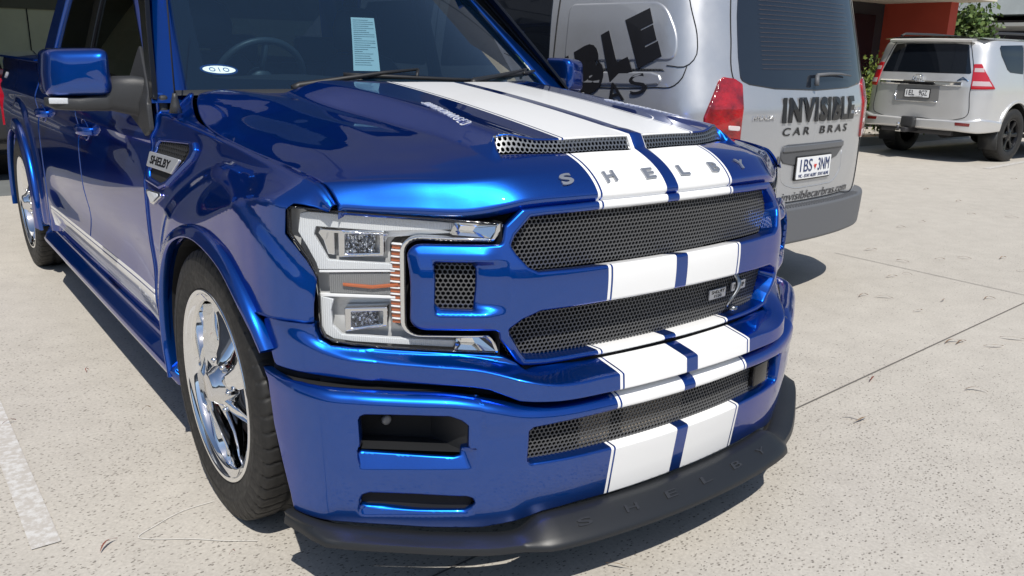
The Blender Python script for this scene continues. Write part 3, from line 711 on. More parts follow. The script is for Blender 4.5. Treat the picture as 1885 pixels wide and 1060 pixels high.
# doors
belt=lambda y: 1.235+.012*(y-1.6)
dz=lambda y:float(belt(y))
BEV=dict(grid=.03,step=.02,r=.006,wall=.02)
def door(name,y0,y1,sg,holes=(),zb=.365):
    f=[(y0,dz(y0)),(y0+.004,1.12),(y0+.012,.75),(y0+.002,.50),(y0-.006,zb),(y1,zb),(y1+.006,.6),(y1+.006,.9),(y1,dz(y1))]
    return sidepiece(name,f,sideS,sg,o=-1,fillr=.01,**BEV)
def bx_at(mb,c,d,bev=.006): mb.box(c,d,None,0,bev)
for sg in (-1,1):
    for (name,y0,y1,yh) in (('front_door',1.610,2.735,2.57),('rear_door',2.745,3.80,3.62)):
        d=door(name,y0,y1,sg)
        xh=float(side_x(np.array(yh),np.array(1.03)))
        h=MB(); pts=[];
        for k in range(13):
            t=k/12; pts.append((sg*(xh+.006+.040*math.sin(math.pi*min(1,max(0,t)))**.5),yh-.11+.22*t,1.03))
        rings=[]
        for k,p in enumerate(pts):
            t=k/12; hh=.021*(1-.25*abs(2*t-1)**3)
            rings.append([(p[0]-sg*.010,p[1],p[2]-hh),(p[0],p[1],p[2]-hh*.7),(p[0]+sg*.002,p[1],p[2]),(p[0],p[1],p[2]+hh*.7),(p[0]-sg*.010,p[1],p[2]+hh),(p[0]-sg*.014,p[1],p[2])])
        h.loft(rings); h.build('door_handle',PAINT,d)
        c=MB(); n=24; xr=xh+.0005
        ring=lambda r1,r2,dx:[(sg*(float(side_x(np.array(yh+.02+r1*math.cos(k*2*math.pi/n)),np.array(1.03+r2*math.sin(k*2*math.pi/n))))+dx),yh+.02+r1*math.cos(k*2*math.pi/n),1.03+r2*math.sin(k*2*math.pi/n)) for k in range(n)]
        c.loft([ring(.062,.048,.000),ring(.060,.046,.003),ring(.055,.041,.001),ring(.052,.038,-.012)],True,False); c.add(ring(.052,.038,.001),[tuple(range(n))]); c.build('handle_cup',PAINT,d)
    # rocker below doors + white rocker stripe
    sk=[(1.355,.355),(1.40,.372),(2.5,.372),(3.70,.372),(3.98,.372),(4.05,.30),(4.0,.262),(1.5,.262),(1.33,.262),(1.30,.30)]
    def skirt_x(y,z): 
        return .972+.055*sstep((.365-z)/.045)*sstep((y-1.26)/.10)*sstep((4.08-y)/.25)-.028*sstep((.315-z)/.06)
    skS=lambda y,z: np.stack([-skirt_x(y,z),y,z],1)
    s_=sidepiece('side_skirt',sk,skS,sg,o=-1,grid=.02,step=.015,r=.006,wall=.25,fillr=.01)
    WH=mat('white_stripe_film',(.82,.82,.81),.3,0,1)
    st=[(1.63,.515),(1.63,.40),(3.75,.405),(3.75,.50)]
    q=sidepiece('rocker_stripe',st,sideS,sg,o=-1,m=WH,grid=.03,step=.02,r=.0003,wall=.001,lift=.0016)
    st=[(1.63,.535),(1.63,.522),(3.75,.507),(3.75,.520)]
    sidepiece('rocker_pinstripe',st,sideS,sg,o=-1,m=WH,grid=.03,step=.02,r=.0003,wall=.001,lift=.0016)
    t_=MB(); ss=sideS if sg<0 else mirx(sideS)
    text_on(t_,'SUPERCHARGED',ss,(1.80,.475),((-1,0) if sg<0 else (1,0)),(0,1),sgn=-1 if sg<0 else 1,off=.002,h=.0004,W=.20,H=.020); text_on(t_,'SHELBY F-150',ss,(1.80,.448),((-1,0) if sg<0 else (1,0)),(0,1),sgn=-1 if sg<0 else 1,off=.002,h=.0004,W=.20,H=.020)
    t_.build('rocker_lettering',mat('stripe_text',(.35,.36,.4),.4),q)
    # fender vent with badge
    vs=lambda y,z,o=.0: np.stack([-(side_x(y,z)+o),y,z],1)
    V0=[(1.545,1.085),(1.24,1.10),(1.215,1.075),(1.235,1.045),(1.385,.945),(1.45,.925),(1.58,.935),(1.597,.96),(1.575,1.06)]
    def shr(P,f,c=(1.44,1.03)): return [(c[0]+(y-c[0])*f,c[1]+(z-c[1])*f) for y,z in P]
    sidepiece('fender_vent',V0,sideS,sg,o=-1,m=PAINT,grid=.03,step=.012,r=.010,wall=.003,holewall=.012,lift=.012,fillr=.012,holes=[fillet(shr(V0,.80),.01)],parent=fd)
    sidepiece('vent_core',shr(V0,.84),sideS,sg,o=-1,m=DARK,grid=.03,step=.02,r=.0003,wall=.0,lift=.0015)
    ms=(lambda y,z: np.stack([-(side_x(y,z)+.005),y,z],1)); ms2=ms if sg<0 else mirx(ms)
    hexmesh('vent_mesh',shr([(1.54,1.08),(1.25,1.09),(1.30,1.035),(1.56,1.035)],.84),ms2,mat('vent_mesh_metal',(.12,.12,.12),.3,.8),truck,pitch=.016,bar=.0045,sgn=-1 if sg<0 else 1)
    bb=sidepiece('vent_badge',[(1.585,1.035),(1.305,1.035),(1.345,.985),(1.58,.985)],sideS,sg,o=-1,m=ALU,grid=.04,step=.02,r=.003,wall=.006,lift=.018,fillr=.006)
    t_=MB(); text_on(t_,'SHELBY',ss,(1.462,1.010),((-1,0) if sg<0 else (1,0)),(0,1),sgn=-1 if sg<0 else 1,off=.0185,h=.0006,W=.185,H=.028,offset=.03); t_.build('badge_text',BLACKG,bb)
    lp=sidepiece('indicator_badge',[(1.59,.912),(1.43,.918),(1.42,.905),(1.50,.868),(1.535,.868)],sideS,sg,o=-1,m=CHROMED,grid=.03,step=.01,r=.003,wall=.004,lift=.008,fillr=.008)
    sidepiece('badge_face',shr([(1.59,.912),(1.43,.918),(1.42,.905),(1.50,.868),(1.535,.868)],.7,(1.515,.895)),sideS,sg,o=-1,m=FROST,parent=lp,grid=.03,step=.01,r=.001,wall=.003,lift=.0095,fillr=.006)
# bed side
zb_=lambda y:1.30
rearhole=[(y,z) for y,z in rearIn]
bed=[(3.83,1.29),(3.83,1.1),(3.83,.45),(3.845,.375),(4.05,.375)]+[(y,z) for y,z in [(4.614-.46*math.cos(R(a)),.405+.455*math.sin(R(a))) for a in np.linspace(-4,184,20)]]+[(5.2,.375),(5.72,.45),(5.76,.9),(5.74,1.29)]
def bedS(y,z):
    x=side_x(y,z); k=sstep((z-1.19)/.11); return np.stack([-(x-.012*k),y,z],1)
for sg in (-1,1):
    bd_=sidepiece('bed_side',bed,bedS,sg,o=-1,grid=.018,step=.014,r=.012,wall=.03,fillr=.008)
    tl=MB(); 
    pts=[(sg*.953,5.735),(sg*.943,5.775),(sg*.90,5.80),(sg*.86,5.80),(sg*.86,5.745),(sg*.90,5.742)]
    tl.loft([[(x,y,z) for x,y in pts] for z in (.80,.82,1.11,1.13)]); auto_smooth(tl.build('tail_light',REDL,truck))
    t_=MB(); ss=bedS if sg<0 else mirx(bedS)
    text_on(t_,'4X4',ss,(5.3,1.17),((-1,0) if sg<0 else (1,0)),(0,1),sgn=-1 if sg<0 else 1,off=.002,h=.003,W=.12,H=.04); t_.build('bed_badge',ALU,bd_)
tg=MB(); tg.box((0,5.76,.84),(1.80,.05,.86),None,0,.02); auto_smooth(tg.build('tailgate',PAINT,truck))
# tonneau
rg=[]
for y in (3.86,3.9,4.6,5.3,5.70,5.76):
    e=.006 if y in (3.86,5.76) else 0
    rg.append([(x,y,1.302+.038*max(0,1-(abs(x)/.965)**4)-e) for x in np.linspace(-.965,.965,25)]+[(.968,y,1.29),(-.968,y,1.29)])
mb=MB(); mb.loft(rg); auto_smooth(mb.build('tonneau_cover',PAINT,truck),50)
rg=MB(); 
# ---- greenhouse
def wsS(x,z):
    x=np.asarray(x,float); return np.stack([x,1.245+(z-1.28)*1.50+.42*(x/.8)**2-.12*np.maximum(0,z-1.55)**0+.12,z],1)
def ws_y(x,z): return 1.245+(z-1.28)*1.50+.42*(x/.8)**2
wsS=lambda x,z: np.stack([x,ws_y(x,z),z],1)
def wl(z): return np.interp(z,[1.2,1.25,1.42,1.57,1.74,1.80],[.825,.815,.775,.735,.685,.67])
zs=np.linspace(1.215,1.77,12)
wo=[(float(wl(z)),z) for z in zs]+[(.4,1.79),(0,1.795)]; wo=wo+[(-x,z) for x,z in wo[::-1] if x>0]
panel('windscreen',wo,wsS,WSG,truck,grid=.04,step=.04,r=.001,wall=0)
# black frit border inside the glass
fo_=wo; fi=[(x*.955,1.245+(z-1.215)*.955) for x,z in wo]; 
fritS=lambda x,z: wsS(x,z)+np.array([0,.006,-.002])
panel('windscreen_border',wo,fritS,BLACKG,truck,holes=[fillet([(-.745,1.285),(.745,1.285),(.64,1.745),(-.64,1.745)],.03)],grid=.05,step=.04,r=.0005,wall=0)
# cab side: greenhouse surface x(y,z)
def gx_(y,z): return .951-.018*sstep((z-1.19)/.05)-.245*np.maximum(0,z-1.24)-.10*np.maximum(0,z-1.24)**2
ghS=lambda y,z: np.stack([-gx_(y,z),y,z],1)
apy=lambda z: np.interp(z,[1.19,1.25,1.42,1.57,1.72,1.79],[1.50,1.58,1.85,2.09,2.36,2.55])
# A pillar (painted) as loft between windscreen edge and door frame
for sg in (-1,1):
    mb=MB(); rings=[]
    for z in np.linspace(1.20,1.79,14):
        xw=float(wl(z))-.006; yw=float(ws_y(xw,z)); yo=float(apy(z))+.075; xo=float(gx_(yo,z))-.004; 
        a=Vector((sg*xw,yw+.004,z)); b=Vector((sg*xo,yo,z)); c=Vector((sg*(xo+.0),yo-.06,z)); 
        ctrl=Vector((sg*(xo-.004),yw+.035,z))
        r_=[a+Vector((0,.03,0)),a]; 
        for t in (.15,.3,.45,.6,.75,.9,1.): r_.append((1-t)**2*a+2*t*(1-t)*ctrl+t*t*b)
        r_.append(b+Vector((-sg*.02,0,0))); rings.append(r_)
    mb.loft(rings,False,False); mb.build('a_pillar',PAINT,truck)
    # roof rail / upper frame
    top=lambda y: 1.705+.03*np.sin(np.clip((y-2.2)/1.6,0,1)*math.pi)
    # side glasses
    g1=[(1.68,1.245),(2.20,1.69),(2.28,1.715),(2.70,1.735),(2.72,1.25)]
    g2=[(2.84,1.255),(2.82,1.735),(3.45,1.715),(3.56,1.68),(3.70,1.27)]
    glS=lambda y,z: np.stack([-(gx_(y,z)-.012),y,z],1)
    for g in (g1,g2): sidepiece('side_window',g,glS,sg,o=-1,m=SIDEG,grid=.08,step=.05,r=.001,wall=0,fillr=.03)
    frame_o=[(1.585,1.215),(1.66,1.29),(2.14,1.73),(2.24,1.765),(2.7,1.785),(3.3,1.78),(3.62,1.74),(3.70,1.66),(3.86,1.26),(3.84,1.225),(2.7,1.22)]
    # black door frames
    sidepiece('window_frame',frame_o,ghS,sg,o=-1,m=BLACKG,grid=.05,step=.03,r=.004,wall=.012,fillr=.01,holes=[fillet(g1,.03),fillet(g2,.03)])
    sail=[(1.61,1.235),(1.70,1.235),(1.90,1.245),(1.93,1.262),(1.845,1.40),(1.69,1.27)]
    sidepiece('sail_panel',[(1.612,1.20),(1.60,1.10),(1.66,1.085),(1.86,1.14),(1.93,1.20),(1.945,1.25),(1.875,1.395),(1.70,1.275)],lambda y,z: np.stack([-(np.maximum(gx_(y,z),side_x(y,z)*(z<1.2))+.006),y,z],1),sg,o=-1,m=BLACKP,grid=.03,step=.02,r=.006,wall=.01,fillr=.02)
    # rear roof pillar in paint
    sidepiece('c_pillar',[(3.60,1.265),(3.50,1.64),(3.42,1.73),(3.62,1.76),(3.73,1.68),(3.90,1.26)],lambda y,z: np.stack([-(gx_(y,z)+.004),y,z],1),sg,o=-1,m=PAINT,grid=.05,step=.03,r=.008,wall=.02,fillr=.02)
    sidepiece('roof_rail',[(2.14,1.72),(2.24,1.765),(2.7,1.785),(3.3,1.785),(3.66,1.755),(3.64,1.80),(3.2,1.83),(2.7,1.835),(2.28,1.815),(2.10,1.765)],lambda y,z: np.stack([-(gx_(y,z)+.004),y,z],1),sg,o=-1,m=PAINT,grid=.05,step=.03,r=.006,wall=.02)
mb=MB(); rg=[]
for y in np.linspace(2.20,3.72,10):
    t=(y-2.2)/1.52; h=1.815+.045*math.sin(math.pi*(.15+.8*t)); wx=.80
    if y<2.4: wx=.72+.08*(y-2.2)/.2
    rg.append([(x*wx,y+(.0 if abs(x)>.5 else 0)-(.22*(1-(x)**2)*(1-t)**6),h-.045*abs(x)**3) for x in np.linspace(-1,1,17)])
mb.loft(rg,False,False); mb.build('roof',PAINT,truck)
# rear wall of cab + rear window
rw=MB(); rw.add([(-.93,3.84,1.1),(.93,3.84,1.1),(.90,3.84,1.28),(-.90,3.84,1.28)],[(0,1,2,3)]); 
rw.add([(-.9,3.84,1.28),(-.72,3.83,1.28),(-.64,3.72,1.70),(-.78,3.70,1.72),(.9,3.84,1.28),(.72,3.83,1.28),(.64,3.72,1.70),(.78,3.70,1.72)],[(0,1,2,3),(4,7,6,5),(3,2,6,7)])
rw.build('cab_back',PAINT,truck,False)
mb=MB(); mb.add([(-.72,3.83,1.28),(.72,3.83,1.28),(.64,3.72,1.70),(-.64,3.72,1.70)],[(0,1,2,3)]); mb.build('rear_window',SIDEG,truck,False)
# ---- interior
INT=mat('dark_trim',(.022,.023,.025),.6); 
mb=MB(); rings=[]
for y,z in ((1.42,1.22),(1.55,1.262),(1.75,1.275),(1.95,1.262),(2.02,1.20),(2.03,.95)):
    rings.append([(x,y+.22*(x/.8)**2*(1 if y<1.9 else .2)-.02,z+.018*math.exp(-((x+.36)/.2)**2)*(1 if 1.7<y<2 else 0)) for x in np.linspace(-.80,.80,21)])
mb.loft(rings,False,False); dash=mb.build('dashboard',INT,truck)
mb=MB(); mb.box((0,2.4,.62),(1.8,2.9,.04)); mb.box((.0,1.98,.9),(1.78,.03,.6)); mb.build('cabin_floor',DARK,truck,False)
for sg in (-1,1):
    mb=MB(); mb.box((sg*.90,2.7,.95),(.03,2.2,.55),None,0,.01); mb.build('door_trim',INT,truck)
SEAT=mat('seat_leather',(.03,.032,.036),.5)
for sx0 in (-.40,.40):
    mb=MB()
    for z,wd,y,dp in ((.86,.50,2.55,.14),(1.0,.52,2.58,.15),(1.25,.48,2.66,.13),(1.37,.36,2.71,.10)):
        pass
    rg=[[(sx0+wd/2*math.cos(a)*1.0,y+dp/2*math.sin(a),z) for a in [k*math.pi/8 for k in range(16)]] for z,wd,y,dp in ((.80,.46,2.55,.14),(.90,.52,2.56,.16),(1.10,.52,2.60,.16),(1.28,.46,2.66,.14),(1.35,.36,2.69,.10),(1.37,.25,2.70,.06))]
    mb.loft(rg); st_=mb.build('front_seat',SEAT,truck)
    mb=MB(); rg=[[(sx0+wd/2*math.cos(a),2.72+dp/2*math.sin(a),z) for a in [k*math.pi/8 for k in range(16)]] for z,wd,dp in ((1.38,.18,.06),(1.40,.27,.10),(1.50,.28,.11),(1.58,.22,.09),(1.60,.12,.05))]
    mb.loft(rg); mb.build('headrest',SEAT,st_)
mb=MB(); mb.box((0,3.45,1.0),(1.5,.16,.62),None,0,.04); 
for x in (-.5,0,.5): mb.box((x,3.47,1.38),(.26,.1,.16),None,0,.03)
mb.build('rear_bench',SEAT,truck)
mb=MB(); c=Vector((-.40,2.02,1.255)); tilt=Matrix.Rotation(R(-62),3,'X'); n=40
rings=[[c+tilt@Vector(((.185+.015*math.cos(b))*math.cos(a),(.185+.015*math.cos(b))*math.sin(a),.015*math.sin(b))) for b in [k*math.pi/4 for k in range(8)]] for a in [k*2*math.pi/n for k in range(n+1)]]
mb.loft(rings,True,False)
for a in (0,math.pi,-math.pi/2): mb.tube([c,c+tilt@Vector((.18*math.cos(a),.18*math.sin(a),0))],.014,6)
mb.tube([c-tilt@Vector((0,0,.03)),c+tilt@Vector((0,0,.03))],[.06,.05],16)
mb.build('steering_wheel',mat('steering_leather',(.035,.045,.05),.45),truck)
# cowl and wipers
mb=MB(); rings=[]
for k in range(5):
    t=k/4; rings.append([(x,(1.135+.42*(abs(x)/.8)**1.55)-.02+t*(.105-.02*(x/.8)**2),1.248-.014*t+.020*(1-(x/.8)**2)-(.02 if k==0 else 0)) for x in np.linspace(-.86,.86,25)])
mb.loft(rings,False,False); cowl=mb.build('cowl_panel',BLACKP,truck)
WB=mat('wiper_black',(.014,.014,.015),.5)
for armp,bl in (([(-.53,1.255),(-.506,1.267),(-.36,1.292),(-.217,1.313),(-.073,1.327)],((-.345,1.306),(.160,1.289))),([(.125,1.276),(.145,1.288),(.30,1.303),(.449,1.316),(.62,1.326)],((.33,1.305),(.78,1.315)))):
    w_=MB(); w_.tube([(x,float(ws_y(x,z))-.028,z) for x,z in armp],[.015,.013,.009,.007,.005],8)
    w_.tube([(bl[0][0]+(bl[1][0]-bl[0][0])*k/8,float(ws_y(bl[0][0]+(bl[1][0]-bl[0][0])*k/8,bl[0][1]+(bl[1][1]-bl[0][1])*k/8))-.010,bl[0][1]+(bl[1][1]-bl[0][1])*k/8) for k in range(9)],.0075,6)
    w_.tube([(armp[-1][0],float(ws_y(*armp[-1]))-.026,armp[-1][1]),((bl[0][0]+bl[1][0])/2,float(ws_y((bl[0][0]+bl[1][0])/2,1.30))-.012,(bl[0][1]+bl[1][1])/2)],.006,6)
    w_.build('wiper',WB,truck)
# stickers
st=panel('windscreen_sticker',[(-.70+.052*math.cos(a),1.312+.018*math.sin(a)) for a in [k*2*math.pi/28 for k in range(28)]],lambda x,z: wsS(x,z)+np.array([0,.002,0]),mat('sticker_blue',(.02,.07,.25),.4),truck,grid=.05,step=.02,r=0,wall=0)
panel('sticker_face',[(-.70+.045*math.cos(a),1.312+.0125*math.sin(a)) for a in [k*2*math.pi/28 for k in range(28)]],lambda x,z: wsS(x,z)+np.array([0,.0,0]),mat('sticker_white',(.55,.68,.66),.4),st,grid=.05,step=.02,r=0,wall=0)
t_=MB(); wb=lambda x,z: wsS(x,z)+np.array([0,-.001,0]); text_on(t_,'O I O',wb,(-.70,1.312),(1,0),(0,1),off=.0004,h=.0003,W=.055,H=.013); t_.build('sticker_text',mat('sticker_blue',(.02,.07,.25),.4),st)
sy=panel('inspection_sticker',[(.735,1.30),(.772,1.285),(.752,1.38),(.725,1.39)],lambda x,z: wsS(x,z)+np.array([0,.003,0]),mat('sticker_yellow',(.62,.68,.22),.4),truck,grid=.05,step=.02,r=0,wall=0)
t_=MB(); text_on(t_,'2 0',wb,(.748,1.335),(.6,-.5),(.5,.8),off=.0004,h=.0003,W=.03,H=.03); t_.build('sticker_text',WHITEP,sy)
# antenna
mb=MB(); mb.tube([(-.905,1.455,1.175),(-.905,1.455,1.20),(-.905,1.452,1.225),(-.905,1.45,1.24)],[.022,.016,.010,.007],12); mb.tube([(-.905,1.45,1.23),(-.90,1.47,1.95)],[.0028,.002],6); mb.build('antenna',BLACKP,truck)
# ---- mirrors
for sg in (-1,1):
    prof=[]; mb=MB(); rings=[]
    # shell: lofted front-to-back rounded box
    for y,sx_,sz_,ox in [(1.81-.072*math.cos(R(p_)),max(.02,math.sin(R(p_))**.42),max(.02,math.sin(R(p_))**.42),0) for p_ in (0.5,4,9,16,26,38,52,68,90)]+[(1.85,1,1,0),(1.90,1,1,0),(1.925,.98,.98,0)]:
        ring=[]
        for k in range(36):
            a=k*2*math.pi/36; c_,s_=math.cos(a),math.sin(a); e=.28
            ux=math.copysign(abs(c_)**e,c_); uz=math.copysign(abs(s_)**e,s_)
            x=1.122+.100*sx_*ux*(1-.06*(uz>0)); z=1.292+.082*sz_*uz-.004*ux
            yy=y+.05*ux*sx_+.025
            ring.append((sg*x,yy,z))
        rings.append(ring)
    mb.loft(rings); mr=auto_smooth(mb.build('mirror_shell',PAINT,truck),60)
    mb=MB(); rings=[]
    for x,y,zc,h,d in ((.925,1.76,1.205,.075,.05),(.96,1.765,1.215,.070,.05),(1.03,1.80,1.222,.060,.055),(1.05,1.815,1.192,.030,.06),(1.13,1.84,1.186,.024,.055),(1.20,1.87,1.188,.022,.045),(1.222,1.885,1.192,.014,.03)):
        ring=[]
        for k in range(20):
            a=k*2*math.pi/20; c_,s_=math.cos(a),math.sin(a); ring.append((sg*x,y+d*math.copysign(abs(c_)**.5,c_),zc+h*math.copysign(abs(s_)**.5,s_)))
        rings.append(ring)
    mb.loft(rings); arm=auto_smooth(mb.build('mirror_arm',BLACKP,truck),60)
    mb=MB(); mb.box((sg*1.190,1.822,1.197),(.06,.018,.02),Matrix.Rotation(sg*.35,3,'Z'),0,.003); mb.build('mirror_indicator',FROST,arm)
    mb=MB(); mb.add([(sg*1.035,1.93,1.225),(sg*1.21,1.985,1.225),(sg*1.21,1.985,1.36),(sg*1.035,1.93,1.36)],[(0,1,2,3)]); mb.build('mirror_glass',CHROME,mr,False)
# underbody
mb=MB(); mb.box((0,2.9,.40),(1.5,5.2,.12)); mb.build('underbody',DARK,truck,False)
# ---- headlights
INA=[(.6925+.030*math.sin(R(a)),.9215+.030*math.cos(R(a))) for a in range(0,91,15)]+[(.6925+.030*math.cos(R(a)),.741-.030*math.sin(R(a))) for a in range(0,91,15)]
HLo=[(.944,1.0185),(.937,1.0265),(.90,1.0235),(.848,1.0185),(.70,1.0085),(.533,.996),(.524,.992),(.534,.970),(.5475,.948)]+INA+[(.554,.7115),(.539,.693),(.5285,.661),(.63,.666),(.763,.672),(.83,.678),(.868,.6845),(.8875,.697),(.8945,.718),(.8955,.768),(.8955,.80),(.899,.852),(.9146,.8965),(.9325,.932),(.945,.958)]
REFL=mat('lamp_reflector',(.68,.69,.70),.28,.3)
LEDM=mat('led_matrix',(.6,.62,.64),.12,1,build=lambda nt,b:(bump(nt,b,(lambda v:(v.inputs['Scale'].__setattr__('default_value',130),L(nt,coords(nt),v.inputs['Vector']),v.outputs['Distance'])[2])(N(nt,'TexVoronoi')),1.0,.012),L(nt,ramp(nt,noise(nt,coords(nt),150,2),[(.35,(.03,.03,.03)),(.6,(.8,.82,.84))]),b.inputs['Base Color'])))
LAMPW=mat('lamp_white_bezel',(.80,.81,.82),.25,.1)
def usurf(d): return curve_surf(XU,YU,lambda s,z:d+0*z)
def inset(P,d):
    P=np.array(fillet(P,0)); return [tuple(p) for p in P+vnorm(P)*d]
def hl(sg):
    f=(lambda P:S2([(sg*x,z) for x,z in P]))
    base=panel('headlight',f(HLo),usurf(.075),REFL,truck,grid=.03,step=.012,r=.002,wall=.0)
    # bowl wall
    L0=resamp(np.array(f(HLo)),.012); a=usurf(.002)(L0[:,0],L0[:,1]); b=usurf(.076)(L0[:,0],L0[:,1])
    mb=MB(); mb.loft([list(a),list(b)],True,False); mb.build('lamp_housing',BLACKG,base)
    gi=np.array(f(HLo)); gi=gi if area2(gi)>0 else gi[::-1]
    panel('lamp_gasket',f(HLo),usurf(-.001),BLACKG,base,holes=[gi+vnorm(gi)*.0035],grid=.05,step=.012,r=.001,wall=.01)
    panel('lamp_lens',f(HLo),usurf(-.004),LENS,base,grid=.03,step=.012,r=.006,wall=0)
    def pc(name,P,d,m,parent=base,fl=.004,wall=.012,r=.002,holes=(),hf=.003,**k):
        return panel(name,f(P),usurf(d),m,parent,holes=[f(h) for h in holes],grid=.02,step=.010,r=r,wall=wall,fillr=fl,hfill=hf,**k)
    pc('light_pipe',[(.61,.992),(.70,.9985),(.848,1.008),(.9,1.0125),(.917,1.008),(.922,.962),(.906,.925),(.890,.885),(.886,.868),(.740,.872),(.740,.886),(.866,.893),(.892,.955),(.888,.976),(.76,.968),(.615,.976)],.022,FROST)
    pc('light_pipe',[(.884,.800),(.883,.72),(.876,.700),(.861,.689),(.82,.682),(.617,.672),(.612,.690),(.742,.694),(.844,.70),(.862,.724),(.864,.764),(.858,.792)],.022,FROST)
    pc('light_pipe_rim',[(.872,.938),(.885,.962),(.880,.970),(.75,.963),(.748,.958),(.868,.962)],.018,CHROMED,r=.001)
    u=pc('projector_frame',[(.8452,.9688),(.7550,.9693),(.7560,.9056),(.8453,.9001)],.022,CHROMED,holes=[[(.832,.958),(.7645,.9585),(.765,.914),(.8325,.9095)]],wall=.03,r=.003)
    pc('led_cluster',[(.834,.96),(.762,.96),(.762,.912),(.834,.907)],.050,LEDM,u)
    pc('facet',[(.878,.972),(.848,.967),(.848,.903),(.862,.905)],.034,CHROMED,r=.003)
    u=pc('projector_frame',[(.8371,.7703),(.7510,.775),(.7515,.7254),(.837,.7076)],.022,CHROMED,holes=[[(.824,.7595),(.7605,.7635),(.761,.7315),(.8245,.718)]],wall=.03,r=.003)
    pc('led_cluster',[(.826,.762),(.759,.766),(.759,.728),(.826,.714)],.050,LEDM,u)
    m_=pc('indicator_band',[(.8627,.860),(.7342,.862),(.7332,.8056),(.8624,.8070)],.030,mat('indicator_grey',(.20,.205,.21),.2,build=lambda nt,b:bump(nt,b,math_(nt,'SINE',math_(nt,'MULTIPLY',N_x(nt),1500)),.5,.002)))
    pc('indicator_bar',[(.8405,.8341),(.7819,.8295),(.7296,.8374),(.7297,.8288),(.782,.8213),(.839,.8268)],.020,AMBER,m_,fl=.001)
    pc('band_trim',[(.884,.866),(.7342,.871),(.7342,.866),(.884,.860)],.024,LAMPW,fl=.001,r=.001)
    pc('band_trim',[(.884,.806),(.7342,.803),(.7342,.797),(.884,.799)],.024,LAMPW,fl=.001,r=.001)
    pc('inner_panel',[(.756,.905),(.742,.95),(.60,.965),(.70,.985),(.756,.968)],.040,LAMPW)
    n=13
    for k in range(n):
        z0=.934-k*(.934-.727)/n; xc=.729+.004*math.cos((z0-.83)/.10*1.5)
        pc('amber_rib',[(xc+.010,z0),(xc-.012,z0-.002),(xc-.012,z0-.011),(xc+.010,z0-.009)],.026,AMBER,fl=.001,r=.001,wall=.006)
        pc('rib_trim',[(xc+.013,z0+.005),(xc-.013,z0+.003),(xc-.013,z0),(xc+.013,z0+.002)],.020,LAMPW,fl=0,r=.0006,wall=.012)
    inn=[(.5475,.948)]+INA+[(.554,.7115)]
    path=[(.549,.957)]+[(.6925+.040*math.sin(R(a)),.9215+.039*math.cos(R(a))) for a in range(0,91,15)]+[(.6925+.040*math.cos(R(a)),.741-.039*math.sin(R(a))) for a in range(0,91,15)]+[(.556,.702)]
    pc('chrome_bezel',inn+path[::-1],.004,CHROME,fl=0,r=.003,wall=.02)
    for P in ([(.528,.989),(.62,.995),(.632,.965),(.5475,.957)],[(.531,.664),(.62,.669),(.617,.699),(.548,.705)]):
        c=np.mean(P,0); mb=MB(); sfo=usurf(.010); sfi=usurf(.040)
        A=np.array(f(P)); Bv=np.array(f([tuple(c+(np.array(p)-c)*.35) for p in P])); a=sfo(A[:,0],A[:,1]); b=sfi(Bv[:,0],Bv[:,1]); mb.loft([list(a),list(b)],True,False); mb.add(list(b),[(0,1,2,3)]); mb.build('chrome_blade',CHROME,base,False)
    pc('chrome_edge',[(.524,.992),(.533,.996),(.5385,.9955),(.543,.972),(.5525,.950),(.5475,.948),(.534,.970)],-.001,CHROMED,fl=0,r=.001)
    pc('chrome_edge',[(.5285,.661),(.539,.693),(.554,.7115),(.560,.7110),(.546,.691),(.536,.6615)],-.001,CHROMED,fl=0,r=.001)
    return base
for sg in (-1,1): hl(sg)
# ---- wheels
tp=[(-.014,.286),(-.004,.296),(.004,.300),(.0045,.303),(.009,.318),(.012,.338),(.0115,.345),(.013,.3465),(.0125,.352),(.010,.368),(.006,.387),(.003,.396),(.001,.3985),(-.002,.407),(-.009,.4125),(-.022,.4150)]
nt_=22; tr=[(-.030-.240*k/(nt_-1),.4155+.001*math.sin(math.pi*k/(nt_-1))) for k in range(nt_)]
tp=tp+tr+[(-.30-a,r) for a,r in tp[::-1]]
i0=16; grooves={i0+5,i0+6,i0+10,i0+11,i0+15,i0+16}
def tread(a,r,t,j):
    if 12<=j<i0+nt_+4:
        u=(a+.15)/.15; ph=(t*54/(2*math.pi)+ .55*abs(u)+ (.5 if u>0 else 0))%1
        if j in grooves: r-=.008
        elif abs(u)>.30 and ph<.115: r-=.007*min(1,(abs(u)-.28)/.05)
        elif abs(u)<=.30 and (ph+.4)%1<.115 and abs(u)>.16: r-=.005
    elif 9<=j<12:
        ph=(t*54/(2*math.pi)+.55+.5)%1
        if ph<.11: r-=.0012; a-=.0012
    return a,r
